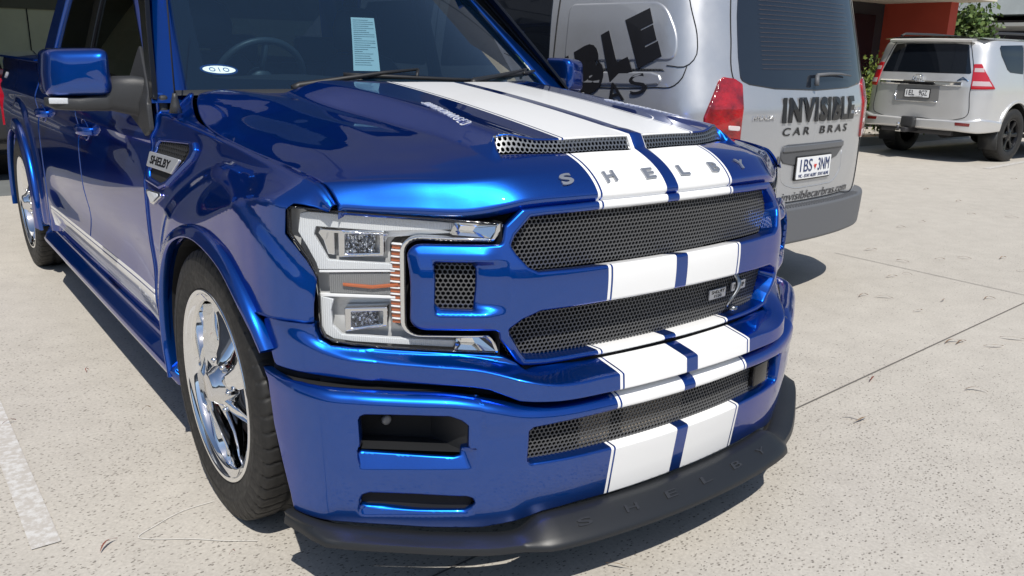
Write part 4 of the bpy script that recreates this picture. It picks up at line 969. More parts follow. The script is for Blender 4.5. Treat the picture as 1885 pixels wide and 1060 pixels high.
def wheel(x,y,sg,name='wheel'):
    rz=0 if sg>0 else math.pi
    W_=MB()
    prof=[(-.020,.284),(-.004,.296),(.003,.2965),(.006,.292),(.005,.286),(.001,.281),(-.003,.2795),(-.005,.262),(-.010,.2565),(-.02,.254),(-.06,.248),(-.14,.240),(-.26,.238),(-.29,.27)]
    lathe(W_,prof,96)
    # bolt ring face: dished shoulder
    rim=W_.build(name,CHROME,truck)
    T=MB(); lathe(T,tp,486,fn=tread); ty=T.build('tyre',RUBBER,rim); 
    for v in ty.data.vertices:
        # flatten at the ground
        if v.co.z<-.4048: v.co.z=-.4048
    S_=None
    for k in range(5):
        S_=MB(); th0=2*math.pi*k/5+.35*1; rings=[]
        for r,wd,a,tk,tw in ((.030,.048,-.016,.050,0),(.060,.054,-.012,.052,.02),(.095,.068,-.024,.050,.07),(.135,.086,-.042,.046,.14),(.175,.104,-.054,.042,.21),(.215,.122,-.058,.038,.27),(.240,.142,-.057,.034,.30),(.256,.165,-.055,.028,.31)):
            ring=[]
            for q in range(20):
                b=q*2*math.pi/20; cx,sx2=math.cos(b),math.sin(b)
                off=math.copysign(abs(cx)**.8,cx)*wd/2; 
                hgt=math.copysign(abs(sx2)**.8,sx2)*tk/2
                dish=-.014*(1-abs(cx)**2)*(1 if sx2>0 and r>.07 else 0)*min(1,(r-.07)/.05 if r>.07 else 0)
                roll=.018*cx*min(1,r/.15)
                an=th0+tw+off/r if r>.05 else th0+off/.05
                rr=r
                ring.append((a-.02+hgt+dish+roll,rr*math.cos(an),rr*math.sin(an)))
            rings.append(ring)
        S_.loft(rings); auto_smooth(S_.build('spoke',CHROME,rim),50)
    C_=MB(); lathe(C_,[(-.05,.07),(-.01,.064),(.004,.052),(.012,.046),(.020,.043),(.0225,.038),(.022,0.0005)],40); C_.build('hub_cap',CHROMED,rim)
    D_=MB(); lathe(D_,[(-.16,.02),(-.16,.17),(-.165,.178),(-.19,.178),(-.19,.02)],48); D_.build('brake_disc',mat('brake_steel',(.20,.20,.21),.3,.9),rim)
    K_=MB(); K_.box((-.165,.12,.11),(.05,.13,.15),Matrix.Rotation(.6,3,'X'),0,.02); K_.build('brake_caliper',mat('caliper_red',(.28,.01,.01),.35,0,1) ,rim)
    for q in range(6):
        B_=MB(); a=2*math.pi*q/6; c=(-.0,.078*math.cos(a),.078*math.sin(a)); B_.tube([(-.04,c[1],c[2]),(-.012,c[1],c[2]),(-.006,c[1],c[2])],[.009,.009,.006],8); B_.build('wheel_nut',CHROMED,rim)
    rim.location=(x,y,.405); rim.rotation_euler=(0,0,rz)
    return rim
for y in (.931,4.614):
    for sg in (-1,1): wheel(sg*1.0,y,sg)
def conc(nt,b):
    v=coords(nt)
    big=noise(nt,v,.55,5,.6); mid_=noise(nt,v,6,4,.6); fine=noise(nt,v,90,3,.6)
    c=ramp(nt,big,[(.3,(.40,.37,.325)),(.7,(.52,.485,.43))]); c=mixc(nt,.5,c,ramp(nt,mid_,[(.3,(.38,.35,.31)),(.7,(.54,.505,.45))])); c=mixc(nt,.35,c,ramp(nt,fine,[(.3,(.30,.28,.25)),(.7,(.60,.57,.51))]))
    vo=N(nt,'TexVoronoi'); vo.inputs['Scale'].default_value=66; vo.inputs['Randomness'].default_value=1
    mp=N(nt,'Mapping'); mp.inputs['Scale'].default_value=(1,1.7,1); mp.inputs['Rotation'].default_value=(0,0,.5); L(nt,v,mp.inputs[0]); L(nt,mp.outputs[0],vo.inputs['Vector'])
    wob=noise(nt,v,150,2); dist=math_(nt,'ADD',vo.outputs['Distance'],math_(nt,'MULTIPLY_ADD',wob,.30,-.15))
    sp=N(nt,'SeparateColor'); L(nt,vo.outputs['Color'],sp.inputs[0])
    dens=ramp(nt,noise(nt,v,1.3,4,.6),[(.32,(.42,)*3),(.68,(1.,)*3)])
    sx=N(nt,'SeparateXYZ'); L(nt,v,sx.inputs[0]); q=math_(nt,'ADD',math_(nt,'MULTIPLY',sx.outputs[0],.35),math_(nt,'MULTIPLY_ADD',sx.outputs[1],.55,math_(nt,'MULTIPLY_ADD',big,1.6,-1.15)))
    dens=mixc(nt,1,dens,ramp(nt,q,[(.15,(1,1,1)),(.95,(.14,.14,.14))]),'MULTIPLY')
    on=math_(nt,'LESS_THAN',sp.outputs[0],dens); size=math_(nt,'MULTIPLY_ADD',sp.outputs[1],.24,.13)
    pit=math_(nt,'MULTIPLY',on,math_(nt,'LESS_THAN',dist,size))
    pc=ramp(nt,sp.outputs[2],[(0,(.10,.088,.075)),(1,(.24,.215,.185))])
    L(nt,mixc(nt,math_(nt,'MULTIPLY',pit,.75),c,pc),b.inputs['Base Color'])
    h=math_(nt,'ADD',math_(nt,'MULTIPLY',pit,-1),math_(nt,'MULTIPLY',fine,.35)); bump(nt,b,h,.55,.003)
CONC=mat('exposed_concrete',(.5,.47,.42),.85,spec=.25,build=conc)
mb=MB(); xs=[-300,-60,-12,-4,0,4,8,14,30,80,300]; 
mb.add([(x,y,0) for y in xs for x in xs],[(j*11+i,j*11+i+1,(j+1)*11+i+1,(j+1)*11+i) for j in range(10) for i in range(10)])
tag(mb.build('ground',CONC,None,False),kind='structure')
# ================================================================== setting
def wallmat(name,c,var=.08,rough=.75,corr=0,vert=True,sc=1.):
    def f(nt,b):
        v=coords(nt); n=noise(nt,v,1.3*sc,5,.6); a=tuple(x*(1-var*2) for x in c); d=tuple(min(1,x*(1+var)) for x in c)
        L(nt,ramp(nt,n,[(.3,a),(.7,d)]),b.inputs['Base Color'])
        if corr:
            w_=N(nt,'TexWave'); w_.bands_direction='X' if vert else 'Z'; w_.inputs['Scale'].default_value=corr; L(nt,v,w_.inputs['Vector']); bump(nt,b,w_.outputs['Fac'],.8,.03)
        else: bump(nt,b,noise(nt,v,60,3),.2,.004)
    return mat(name,c,rough,build=f)
GREYW=wallmat('grey_rendered_wall',(.085,.095,.115)); CORR=wallmat('corrugated_cladding',(.10,.105,.12),.05,.45)
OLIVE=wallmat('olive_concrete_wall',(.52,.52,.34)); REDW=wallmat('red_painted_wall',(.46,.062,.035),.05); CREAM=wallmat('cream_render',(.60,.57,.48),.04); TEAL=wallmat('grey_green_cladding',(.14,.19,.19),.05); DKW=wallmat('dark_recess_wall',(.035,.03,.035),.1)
def boxes(name,lst,m,parent=None,bev=0):
    mb=MB()
    for c,d in lst: mb.box(c,d,None,0,bev)
    return mb.build(name,m,parent,False)
def bx(x0,x1,y0,y1,z0,z1): return ((x0+x1)/2,(y0+y1)/2,(z0+z1)/2),(x1-x0,y1-y0,z1-z0)
B=thing('warehouse_unit','grey warehouse unit with an open roller door bay behind the blue pickup','building',(0,8,0))
def part(name,lst,m,P=None,bev=0):
    o=boxes(name,lst,m,P or B,bev); o.matrix_parent_inverse=Matrix.Translation((P or B).location).inverted() if (P or B).type=='EMPTY' else Matrix(); return o
part('front_wall',[bx(-14,-2.3,7.6,7.9,0,3.6)],GREYW); part('dark_roller_door',[bx(-9.2,-3.3,7.52,7.58,0,3.3)],wallmat('dark_roller_door_steel',(.018,.02,.028),.1,.4)); part('front_wall',[bx(8.6,9.0,7.6,9.6,0,3.6)],GREYW)
part('upper_cladding',[bx(-14,9.0,7.58,7.9,3.6,7.8)],CORR)
for k in range(8): part('cladding_joint',[bx(-13+k*2.9,-12.94+k*2.9,7.57,7.58,3.7,7.7)],mat('cladding_joint',(.02,.02,.025),.5))
part('sign_band',[bx(-9,-4,7.5,7.57,4.6,5.6)],mat('sign_band_white',(.55,.56,.58),.5))
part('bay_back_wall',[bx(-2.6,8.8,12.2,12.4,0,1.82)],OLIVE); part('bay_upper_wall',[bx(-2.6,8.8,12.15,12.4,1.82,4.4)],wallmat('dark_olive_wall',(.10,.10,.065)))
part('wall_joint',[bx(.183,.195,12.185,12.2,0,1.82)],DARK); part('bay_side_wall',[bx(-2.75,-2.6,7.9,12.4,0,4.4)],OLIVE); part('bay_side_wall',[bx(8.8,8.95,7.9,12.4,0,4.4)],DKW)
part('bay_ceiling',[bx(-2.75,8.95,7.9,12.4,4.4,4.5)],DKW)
part('bay_floor',[bx(-2.6,8.8,7.55,12.2,-.02,.006)],wallmat('bay_floor_paint',(.16,.17,.17)))
# neighbouring portal with red wall
B2=thing('red_portal_building','building entrance with a red painted side wall under a cream soffit','building',(13,8.5,0))
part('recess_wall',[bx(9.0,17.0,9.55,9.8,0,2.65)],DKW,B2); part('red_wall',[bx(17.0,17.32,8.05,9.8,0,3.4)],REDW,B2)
part('soffit',[bx(9.0,17.4,7.3,9.8,2.66,2.95)],CREAM,B2); part('upper_wall',[bx(9.0,17.3,8.0,9.9,2.95,7.5)],CREAM,B2)
for k in range(3):
    g=part('glass_door',[bx(10.2+k*2.2,12.2+k*2.2,9.50,9.54,.05,2.4)],mat('dark_glazing',(.01,.012,.016),.05),B2); 
B3=thing('grey_green_building','grey green overhanging office block at the far right behind the silver four wheel drive','building',(30,14,0))
part('upper_storey',[bx(23,44,11.2,20,2.62,8)],TEAL,B3); part('light_corner_panel',[bx(22.9,23.0,9.0,11.0,2.7,8)],wallmat('pale_panel',(.42,.45,.45)),B3)
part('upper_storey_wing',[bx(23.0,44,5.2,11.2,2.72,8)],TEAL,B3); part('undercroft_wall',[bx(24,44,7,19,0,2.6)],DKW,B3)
part('window_band',[bx(22.96,23.0,5.6,10.8,4.2,5.6)],mat('dark_glazing',(.01,.012,.016),.05),B3)
# unseen carpark surroundings, added beyond the frame for the reflections
B4=thing('reflection_warehouse','unseen long pale warehouse added across the car park for reflections in the paintwork','building',(0,-26,0))
part('long_wall',[bx(-40,40,-30,-26,0,5.5)],wallmat('pale_warehouse_wall',(.34,.35,.36),.05),B4); part('roller_door',[bx(-12,-7,-25.98,-25.9,0,4)],GREYW,B4); part('roller_door',[bx(2,7,-25.98,-25.9,0,4)],GREYW,B4)
B5=thing('reflection_wall','unseen dark grey precast wall added along the left side for reflections','wall',(-16,0,0))
part('panel_run',[bx(-16.3,-16,-26,7.6,0,3.0)],GREYW,B5)
# painted lines, joints
LINE=mat('worn_white_line',(.7,.7,.68),.7,build=lambda nt,b:L(nt,mixc(nt,ramp(nt,noise(nt,coords(nt),38,5,.7),[(.44,(0,0,0)),(.60,(1,1,1))]),(.46,.43,.39),(.59,.58,.56)),b.inputs['Base Color']))
def strip(name,P,z,m,kind='structure'):
    mb=MB(); mb.add([(x,y,z) for x,y in P],[tuple(range(len(P)))]); o=mb.build(name,m,None,False); return tag(o,kind=kind)
def quadline(a,b,w_): a,b=np.array(a),np.array(b); d=(b-a)/np.hypot(*(b-a)); n=np.array([-d[1],d[0]])*w_/2; return [tuple(a-n),tuple(b-n),tuple(b+n),tuple(a+n)]
strip('parking_line',quadline((-1.489,.992),(-1.53,4.9),.076),.004,LINE); strip('parking_line',quadline((10.6,3.94),(17,4.5),.10),.004,LINE)
JT=mat('saw_joint_dark',(.13,.12,.11),.9)  # own dark colour of the saw-cut joints
strip('saw_joint',quadline((-6,-.16),(22,1.92),.007),.004,JT)
strip('saw_joint',quadline((3.95,1.99),(3.85,-12),.006),.004,JT); strip('saw_joint',quadline((3.9,2.0),(5.2,.2),.005),.0045,JT) if 0 else None
SCR=mat('pale_scratch',(.66,.64,.59),.8)
mb=MB(); pth=[(-1.02,.97),(-1.12,.965),(-1.20,.93),(-1.265,.885),(-1.24,.86),(-1.15,.80),(-1.06,.725),(-.98,.67)]
s_,T_=spl(pth); 
for i in range(0,len(T_)-6,6):
    a,b=T_[i],T_[i+6]; q=quadline(a,b,.0028); mb.add([(x,y,.004) for x,y in q],[(0,1,2,3)])
tag(mb.build('chalk_mark',SCR,None,False),kind='structure')
# kerb and garden bed
KB=mat('kerb_concrete',(.35,.34,.31),.85)
tag(boxes('kerb',[bx(9.2,16.9,6.55,6.70,0,.13)],KB),kind='structure'); tag(boxes('garden_soil',[bx(9.2,16.9,6.70,7.3,0,.08)],mat('soil',(.07,.05,.035),.95)),kind='structure')
# foliage
def leafmat(name,c1,c2):
    def f(nt,b):
        oi=N(nt,'NewGeometry'); L(nt,ramp(nt,oi.outputs['Random Per Island'],[(0,c1),(1,c2)]),b.inputs['Base Color'])
    return mat(name,c1,.5,build=f)
LF1=leafmat('shrub_leaf',(.045,.10,.015),(.22,.26,.05)); LF2=leafmat('tree_leaf',(.03,.075,.015),(.13,.19,.05)); BARK=mat('bark',(.12,.09,.06),.9)
def shrub(name,label,cat,x,y,r,h,z0,m,n,leaf,trunk=0,group=None,seed=0):
    T=thing(name,label,cat,(x,y,0),0,group); g=np.random.default_rng(seed); mb=MB()
    cl=g.normal(0,1,(14,3)); cl/=np.linalg.norm(cl,axis=1)[:,None]; cl*=g.uniform(.4,.95,(14,1))*np.array([r,r,h/2]); cl+=np.array([0,0,z0+h/2])
    for _ in range(n):
        c=cl[g.integers(14)]+g.normal(0,.28,3)*np.array([r,r,h*.45]); 
        if c[2]<z0*.8: continue
        d=g.normal(0,1,3)+np.array([0,0,.5]); d/=np.linalg.norm(d); u=np.cross(d,g.normal(0,1,3)); u/=np.linalg.norm(u); l=leaf*g.uniform(.6,1.3); w_=l*.32
        a=c-d*l/2; mb.add([tuple(a),tuple(c+u*w_),tuple(c+d*l/2),tuple(c-u*w_)],[(0,1,2,3)])
    mb.build('foliage',m,T,False)
    mb=MB()
    for k in range(7):
        e=cl[k]*np.array([.8,.8,.95]); mb.tube([(g.normal(0,.04),g.normal(0,.04),0),(e[0]*.35,e[1]*.35,e[2]*.5),tuple(e)],[.02+.03*trunk,.014+.015*trunk,.004],6)
    mb.build('stem',BARK,T,False); return T
shr=['rounded green shrub with yellow new leaves in the bed nearest the grey van','low green shrub second in the garden bed beside the silver four wheel drive','dense green shrub third along the garden bed behind the silver four wheel drive','last shrub of the garden bed, hidden deepest behind the silver four wheel drive']
for k,(x,y,h) in enumerate([(10.6,7.0,1.25),(12.0,7.05,1.1),(13.4,7.05,1.2),(15.0,7.05,1.15)]): shrub('garden_shrub',shr[k],'shrub',x,y,.62,h,.15,LF1,2600,.07,0,'shrubs along the garden bed',k)
shrub('small_tree','small loose leafed green tree to the right of the red wall','tree',19.0,8.75,.72,1.75,.95,LF2,3000,.12,1,None,9)
shrub('small_tree','low green tree at the far right edge above the silver roof rails','tree',22.0,6.0,.8,1.0,.9,LF2,1600,.13,1,None,11)
# carport beams under the far building
part('carport_beam',[bx(20,23,4.5,11,2.28,2.36)],mat('pale_steel',(.45,.45,.43),.5),B3)
# garage car
G=thing('black_hatchback','black hatchback with raised tailgate parked in the dark warehouse bay','hatchback',(-1.42,8.35,0))
def gp(name,mbb,m): return auto_smooth(mbb.build(name,m,G),50)
BP=mat('black_car_paint',(.008,.008,.009),.2,0,1)
mb=MB(); prof=[(.0,.35),(-.02,.6),(.02,.9),(.12,1.0),(.30,1.42),(.55,1.50),(2.2,1.46),(2.9,1.0),(3.9,.85),(4.0,.5),(3.9,.3),(.1,.28)]
mb.loft([[(x*.86*(1-.13*max(0,(z-.9)/.6)),y,z) for y,z in prof] for x in (-1,-.93,.93,1)]); gp('body',mb,BP)
mb=MB(); mb.loft([[(x,y,z) for y,z in ((.40,1.50),(.1,1.66),(-.30,1.70),(-.42,1.60),(-.30,1.655),(.1,1.61),(.42,1.46))] for x in (-.74,-.7,.7,.76)]); gp('tailgate',mb,BP)
mb=MB(); mb.box((0,.02,.60),(1.62,.10,.34),None,0,.03); gp('bumper',mb,BLACKP)
for sg in (-1,1):
    mb=MB(); mb.box((sg*.76,-.0,.98),(.16,.10,.30),None,0,.02); gp('tail_light',mb,REDD)
    for y in (.75,3.2):
        mb=MB(); lathe(mb,[(-.10,.18),(-.11,.28),(-.08,.31),(.08,.31),(.11,.28),(.10,.18),(.05,.02)],32); o=gp('wheel',mb,RUBBER); o.location=(sg*.78,y,.31)
# leaves on the concrete
LV=[mat('dry_leaf_brown',(.24,.15,.09),.7),mat('dry_leaf_tan',(.30,.19,.10),.7),mat('dry_leaf_red',(.22,.06,.04),.6)]
g=np.random.default_rng(5)
def leaf(x,y,a,l,cv,m,label,grp=None):
    mb=MB(); n=9; L_=[];Rr=[]
    for k in range(n):
        t=k/(n-1); an=a+cv*(t-.5); 
        if k==0: p=np.array([0.,0.])
        else: p=p+np.array([math.cos(an),math.sin(an)])*l/(n-1)
        w_=l*.055*math.sin(math.pi*(.04+.93*t))**.8; nn=np.array([-math.sin(an),math.cos(an)])*w_; z=.006+.012*math.sin(math.pi*t)
        L_.append((p[0]+nn[0],p[1]+nn[1],z)); Rr.append((p[0]-nn[0],p[1]-nn[1],z+.003))
    for r0,r1 in ((L_,Rr),): 
        V=L_+Rr; mb.add(V,[(i,i+1,n+i+1,n+i) for i in range(n-1)])
    o=mb.build('dry_leaf',m,None); o.location=(x,y,0); tag(o,label,'leaf',grp); return o
GR='dry leaves scattered on the concrete'
from_px=[(1590,462,.16,0),(1610,549,.14,0),(1580,548,.12,0),(1740,634,.15,0),(1760,636,.13,0),(1810,638,.14,1),(1840,622,.16,0),(1650,480,.12,0),(1730,557,.10,0),(1812,553,.12,0),(1630,512,.13,0),(1570,780,.12,1),(1550,770,.10,0),(1775,720,.13,0),(1700,350,.14,0),(1760,372,.12,0),(1850,400,.14,0),(1840,478,.13,0),(1762,475,.12,0),(1720,478,.10,0),(1650,420,.12,0),(1690,410,.10,0),(1600,390,.12,0),(1780,395,.1,0),(1860,330,.12,0),(1870,500,.12,0),(1600,705,.10,2),(1660,505,.08,0),(1680,575,.1,1)]
cam=scene.camera.matrix_world
def ground_at(u,v):
    f=1549.1; d=cam.to_3x3()@Vector(((u-942.5)/f,-(v-530)/f,-1)); o=cam.translation; t=-o.z/d.z; p=o+d*t; return p.x,p.y
ORD='nearest second third fourth fifth sixth seventh eighth ninth tenth eleventh twelfth thirteenth fourteenth fifteenth sixteenth seventeenth eighteenth nineteenth twentieth twenty-first twenty-second twenty-third twenty-fourth twenty-fifth twenty-sixth twenty-seventh twenty-eighth farthest'.split()
order=sorted(from_px,key=lambda q:-q[1])
for li,(u,v,l,mi) in enumerate(order):
    x,y=ground_at(u,v); leaf(x,y,g.uniform(-.9,.9)-.6,l*.8,g.uniform(-1.5,1.5),LV[mi if g.random()<.8 else 1],'dry gum leaf on the open concrete at right, '+(ORD[li] if li in (0,28) else ORD[li]+' lowest')+(' to the camera' if li==0 else ' from the camera' if li==28 else ' in the photo'),GR)
for (u,v,a,l,cv,mi,lab) in [(185,1020,.75,.075,-.8,2,'reddish curled leaf lying near the end of the white line'),(262,757,0.1,.035,.6,1,'tiny tan leaf with a stem between the white line and front tyre'),(160,687,1.2,.035,-2,2,'small red curled leaf on the sunlit concrete beside the side skirt'),(422,1025,.3,.022,1,2,'tiny red leaf fragment below the front tyre'),(1115,1040,-1.0,.07,1.2,1,'long tan leaf at the bottom edge in front of the splitter'),(5,783,.2,.05,1,2,'red leaf at the left picture edge beside the white line')]:
    x,y=ground_at(u,v); leaf(x,y,a,l,cv,LV[mi],lab)
# paper inside the windscreen
pS=lambda x,z: wsS(x,z)+np.array([0,.02,0])
pp=panel('paper_sheet',[(-.292,1.318),(-.200,1.318),(-.080,1.512),(-.172,1.512)],pS,mat('white_paper',(.78,.86,.80),.8),None,grid=.05,step=.03,r=0,wall=0)
tag(pp,'white inspection paper with fine print hanging inside the pickup windscreen','paper')
mb=MB()
for k in range(22):
    z=1.503-k*.0078; x0,x1=-.287,-.208-(.03 if k in (5,9,14,15) else 0)-.02*((k*7)%3==0)
    if k>15: x1-=.012*(k%3)
    sh=(z-1.318)*.62; pts=[(x0+sh,z),(x1+sh,z),(x1+sh,z-.0016),(x0+sh,z-.0016)]; A=np.array(pts); P_=wsS(A[:,0],A[:,1])+np.array([0,.0185,0]); mb.add([tuple(p) for p in P_],[(0,1,2,3)])
ln=mb.build('print_lines',mat('print_ink',(.12,.14,.14),.8),pp,False)
# ================================================================== silver van and silver four wheel drive
def silver(name,c,r=.36):
    def f(nt,b):
        v=coords(nt); fl=noise(nt,v,1200,1); L(nt,mixc(nt,ramp(nt,fl,[(.4,(0,0,0)),(.7,(1,1,1))]),tuple(x*.85 for x in c),c),b.inputs['Base Color'])
        n=noise(nt,v,3,5,.65); L(nt,ramp(nt,n,[(.3,(r-.06,)*3),(.75,(r+.14,)*3)]),b.inputs['Roughness'])
    return mat(name,c,r,.6,1,build=f,coatr=.04)
VANP=silver('van_silver_paint',(.52,.53,.55)); SUVP=silver('suv_silver_paint',(.74,.74,.74))
GLZ=mat('privacy_glass',(.006,.008,.012),.03,0,0,spec=.75); GLV=mat('van_rear_glass',(.012,.016,.024),.04,0,0,spec=.9)
VBUMP=mat('van_bumper_plastic',(.11,.115,.125),.55,build=plastic_nodes(500,.25)); BLKT=mat('black_vinyl_lettering',(.012,.012,.014),.35); GRYT=mat('faded_vinyl',(.055,.055,.06),.4)
class Car:
    def __init__(s,root,plan,w,lean,bumpw):
        s.root=root; s.s,s.T=spl(plan); s.w=w; s.lean=lean; s.W=bumpw
        xm=np.maximum.accumulate(s.T[:,0]+np.arange(len(s.T))*1e-7)
        k=int(np.argmax(s.T[:,0]>=s.T[:,0].max()-1e-4)); s.xm=xm[:k+1]; s.sx_=s.s[:k+1]; s.k=k
    def X(s,x): x=np.asarray(x,float); return float(np.sign(x)*np.interp(abs(x),s.xm,s.sx_))
    def Y(s,y): return float(np.interp(y,s.T[:,1],s.s))   # along the side
    def surf(s,off=0.):
        def f(q,z):
            a=np.abs(q); x=np.interp(a,s.s,s.T[:,0]); y=np.interp(a,s.s,s.T[:,1]); e=1e-3
            tx=np.interp(a+e,s.s,s.T[:,0])-np.interp(a-e,s.s,s.T[:,0]); ty=np.interp(a+e,s.s,s.T[:,1])-np.interp(a-e,s.s,s.T[:,1]); l=np.hypot(tx,ty)+1e-12
            nx,ny=ty/l,-tx/l; fx=s.w(z)/s.W
            X=x*fx+nx*off; Yy=y+ny*off+s.lean(z)*np.clip(1-y/1.6,0,1)
            return np.stack([np.sign(q)*X if True else X,Yy,z+0*q],1)
        return f
    def panel(s,name,P,m,off=0.,parent=None,**k):
        k.setdefault('grid',.05); k.setdefault('step',.03); k.setdefault('r',.004); k.setdefault('wall',.01)
        return panel(name,P,s.surf(off),m,parent or s.root,**k)
    def rear(s,P): return [(s.X(x),z) for x,z in P]
    def side(s,P,sg): return [(sg*s.Y(y),z) for y,z in P]
def car_wheel(name,loc,R_,W_,rimr,spokes,m,parent,out,dark=True):
    mb=MB(); h=W_/2
    n=12
    def tr(a,r,t,j):
        if 4<=j<=9 and ((t*44/(2*math.pi)+(.5 if a>0 else 0))%1)<.22: r-=.008
        return a,r
    lathe(mb,[(h-.02,rimr),(h,rimr+.02),(h+.006,(rimr+R_)/2),(h-.004,R_-.02),(h-.02,R_-.004),(h*.5,R_),(h*.15,R_),(-h*.15,R_),(-h*.5,R_),(-h+.02,R_-.004),(-h+.004,R_-.02),(-h-.006,(rimr+R_)/2),(-h,rimr+.02),(-h+.02,rimr)],176,fn=tr)
    ty=mb.build(name,RUBBER,parent); 
    r_=MB(); lathe(r_,[(h-.018,rimr+.004),(h-.008,rimr+.002),(h-.012,rimr-.012),(h-.05,rimr-.03),(-h,rimr-.02)],48)
    lathe(r_,[(h-.045,.10),(h-.03,.07),(h-.025,.04),(h-.02,.001)],24)
    for k in range(spokes):
        a=2*math.pi*k/spokes; c,s_=math.cos(a),math.sin(a); rg=[]
        for rr,wd,x in ((.05,.05,h-.035),(.12,.045,h-.032),(rimr-.02,.075,h-.022)):
            p=Vector((x,rr*c,rr*s_)); t=Vector((0,-s_,c)); rg.append([p+t*wd/2,p+Vector((.008,0,0)),p-t*wd/2,p-t*wd/2-Vector((.03,0,0)),p+t*wd/2-Vector((.03,0,0))])
        r_.loft(rg)
    ri=auto_smooth(r_.build('rim',m,ty),40); b_=MB(); b_.add([(h-.07,rimr*math.cos(k*math.pi/12),rimr*math.sin(k*math.pi/12)) for k in range(24)],[tuple(range(24))]); b_.build('brake_backing',DARK,ty,False)
    ty.location=loc
    if out<0: ty.rotation_euler=(0,0,math.pi)
    return ty
# ---------------- van
VX,VY,VYAW=2.558,1.358,.0880
van=thing('cargo_van','silver cargo van with black signwriting parked tail out beside the blue pickup','van',(VX,VY,0),VYAW)
vplan=[(0,0),(.2,.004),(.35,.012),(.5,.030),(.66,.060),(.80,.115),(.88,.165),(.925,.225),(.944,.30),(.95,.40),(.95,1.0),(.95,2.5),(.95,3.9),(.93,4.5),(.80,4.95),(.4,5.1),(.02,5.15)]
wv=fns([(.3,.90),(.5,.94),(.8,.952),(1.1,.950),(1.3,.928),(1.7,.874),(1.82,.845),(1.90,.77),(1.935,.68)]); lv=lambda z: .24*np.maximum(0,z-1.15)+.9*np.maximum(0,z-1.80)
V_=Car(van,vplan,wv,lv,.95)
SM=float(V_.s[-1])
def arcs(yc,r,zc,z0,n=14): return [(yc-r*math.cos(a),max(z0,zc+r*math.sin(a))) for a in [k*math.pi/n for k in range(n+1)]]
for sg in (-1,1):
    o=[(0,.42),(V_.Y(.55),.36)]+[(V_.Y(y),z) for y,z in arcs(1.05,.37,.33,.30)]+[(V_.Y(3.6),.30)]+[(V_.Y(y),z) for y,z in arcs(4.15,.37,.33,.30)]+[(SM,.30),(SM,1.10),(V_.Y(4.6),1.12),(V_.Y(4.2),1.50),(V_.Y(3.6),1.90),(V_.Y(2),1.90),(V_.Y(.9),1.90),(0,1.90)]
    V_.panel('body_side',[(sg*a,z) for a,z in o],VANP,grid=.05,step=.04,r=.002,wall=.02)
mb=MB(); rg=[]
for y in (.34,.42,.8,2,3.3,3.75): 
    rg.append([(x*(.775),y,1.90+.045*(1-x**4)) for x in np.linspace(-1,1,13)])
mb.loft(rg,False,False); mb.build('roof',VANP,van)
bp=[(V_.X(-.9)-.45,.60),(V_.X(-.9),.600),(0,.598)]
bpo=[(x,z) for x,z in [(-V_.Y(.62),.605),(-V_.X(.9),.602),(0,.600),(V_.X(.9),.602),(V_.Y(.62),.605),(V_.Y(.62),.40),(V_.X(.9),.388),(0,.385),(-V_.X(.9),.388),(-V_.Y(.62),.40)]]
bo=V_.panel('rear_bumper',bpo,VBUMP,off=.055,r=.022,wall=.05,grid=.04)
st=MB()
for k in range(46):
    x=-.62+k*.0275; st.box((x,float(np.interp(abs(x),V_.T[:,0][:V_.k],V_.T[:,1][:V_.k]))-.032,.606),(.010,.040,.004))
st.build('step_ribs',VBUMP,bo,False)
# tailgate shut lines
def groove(C,name,path,off=.0015,w=.006,m=DARK,parent=None):
    mb=MB(); S=C.surf(off); s_,T_=spl(path); q=np.linspace(0,s_[-1],max(4,int(s_[-1]/.03))); U=np.interp(q,s_,T_[:,0]); Vv=np.interp(q,s_,T_[:,1]); mb.tube([tuple(p) for p in S(U,Vv)],w/2,5); return mb.build(name,m,parent or C.root)
gl=[(-.645,1.78),(-.662,1.60),(-.668,1.40),(-.660,1.285),(-.60,1.262),(-.40,1.240),(0,1.230),(.40,1.240),(.60,1.262),(.660,1.285),(.668,1.40),(.662,1.60),(.645,1.78),(.4,1.80),(0,1.805),(-.4,1.80)]
rg_=V_.panel('rear_window',V_.rear(gl),GLV,off=.004,r=.006,wall=.004,grid=.05)
ig=[(-.50,1.72),(-.50,1.36),(-.42,1.32),(.42,1.32),(.50,1.36),(.50,1.72)]
hl_=MB(); S=V_.surf(.0102)
for k in range(17):
    z=1.345+k*.023; xs2=np.linspace(-.50,.50,15); P=S(np.array([V_.X(x) for x in xs2]),np.full(15,z)); hl_.tube([tuple(p) for p in P],.0006,4)
hl_.build('heater_lines',mat('heater_line',(.14,.09,.07),.5),rg_)
groove(V_,'tailgate_gap',[(V_.X(-.69),1.82),(V_.X(-.705),1.5),(V_.X(-.70),1.285),(V_.X(-.675),1.24),(V_.X(-.69),.95),(V_.X(-.70),.75),(V_.X(-.66),.635),(V_.X(-.4),.622),(0,.618),(V_.X(.4),.622),(V_.X(.66),.635),(V_.X(.70),.75),(V_.X(.69),.95),(V_.X(.675),1.24),(V_.X(.70),1.285),(V_.X(.705),1.5),(V_.X(.69),1.82)])
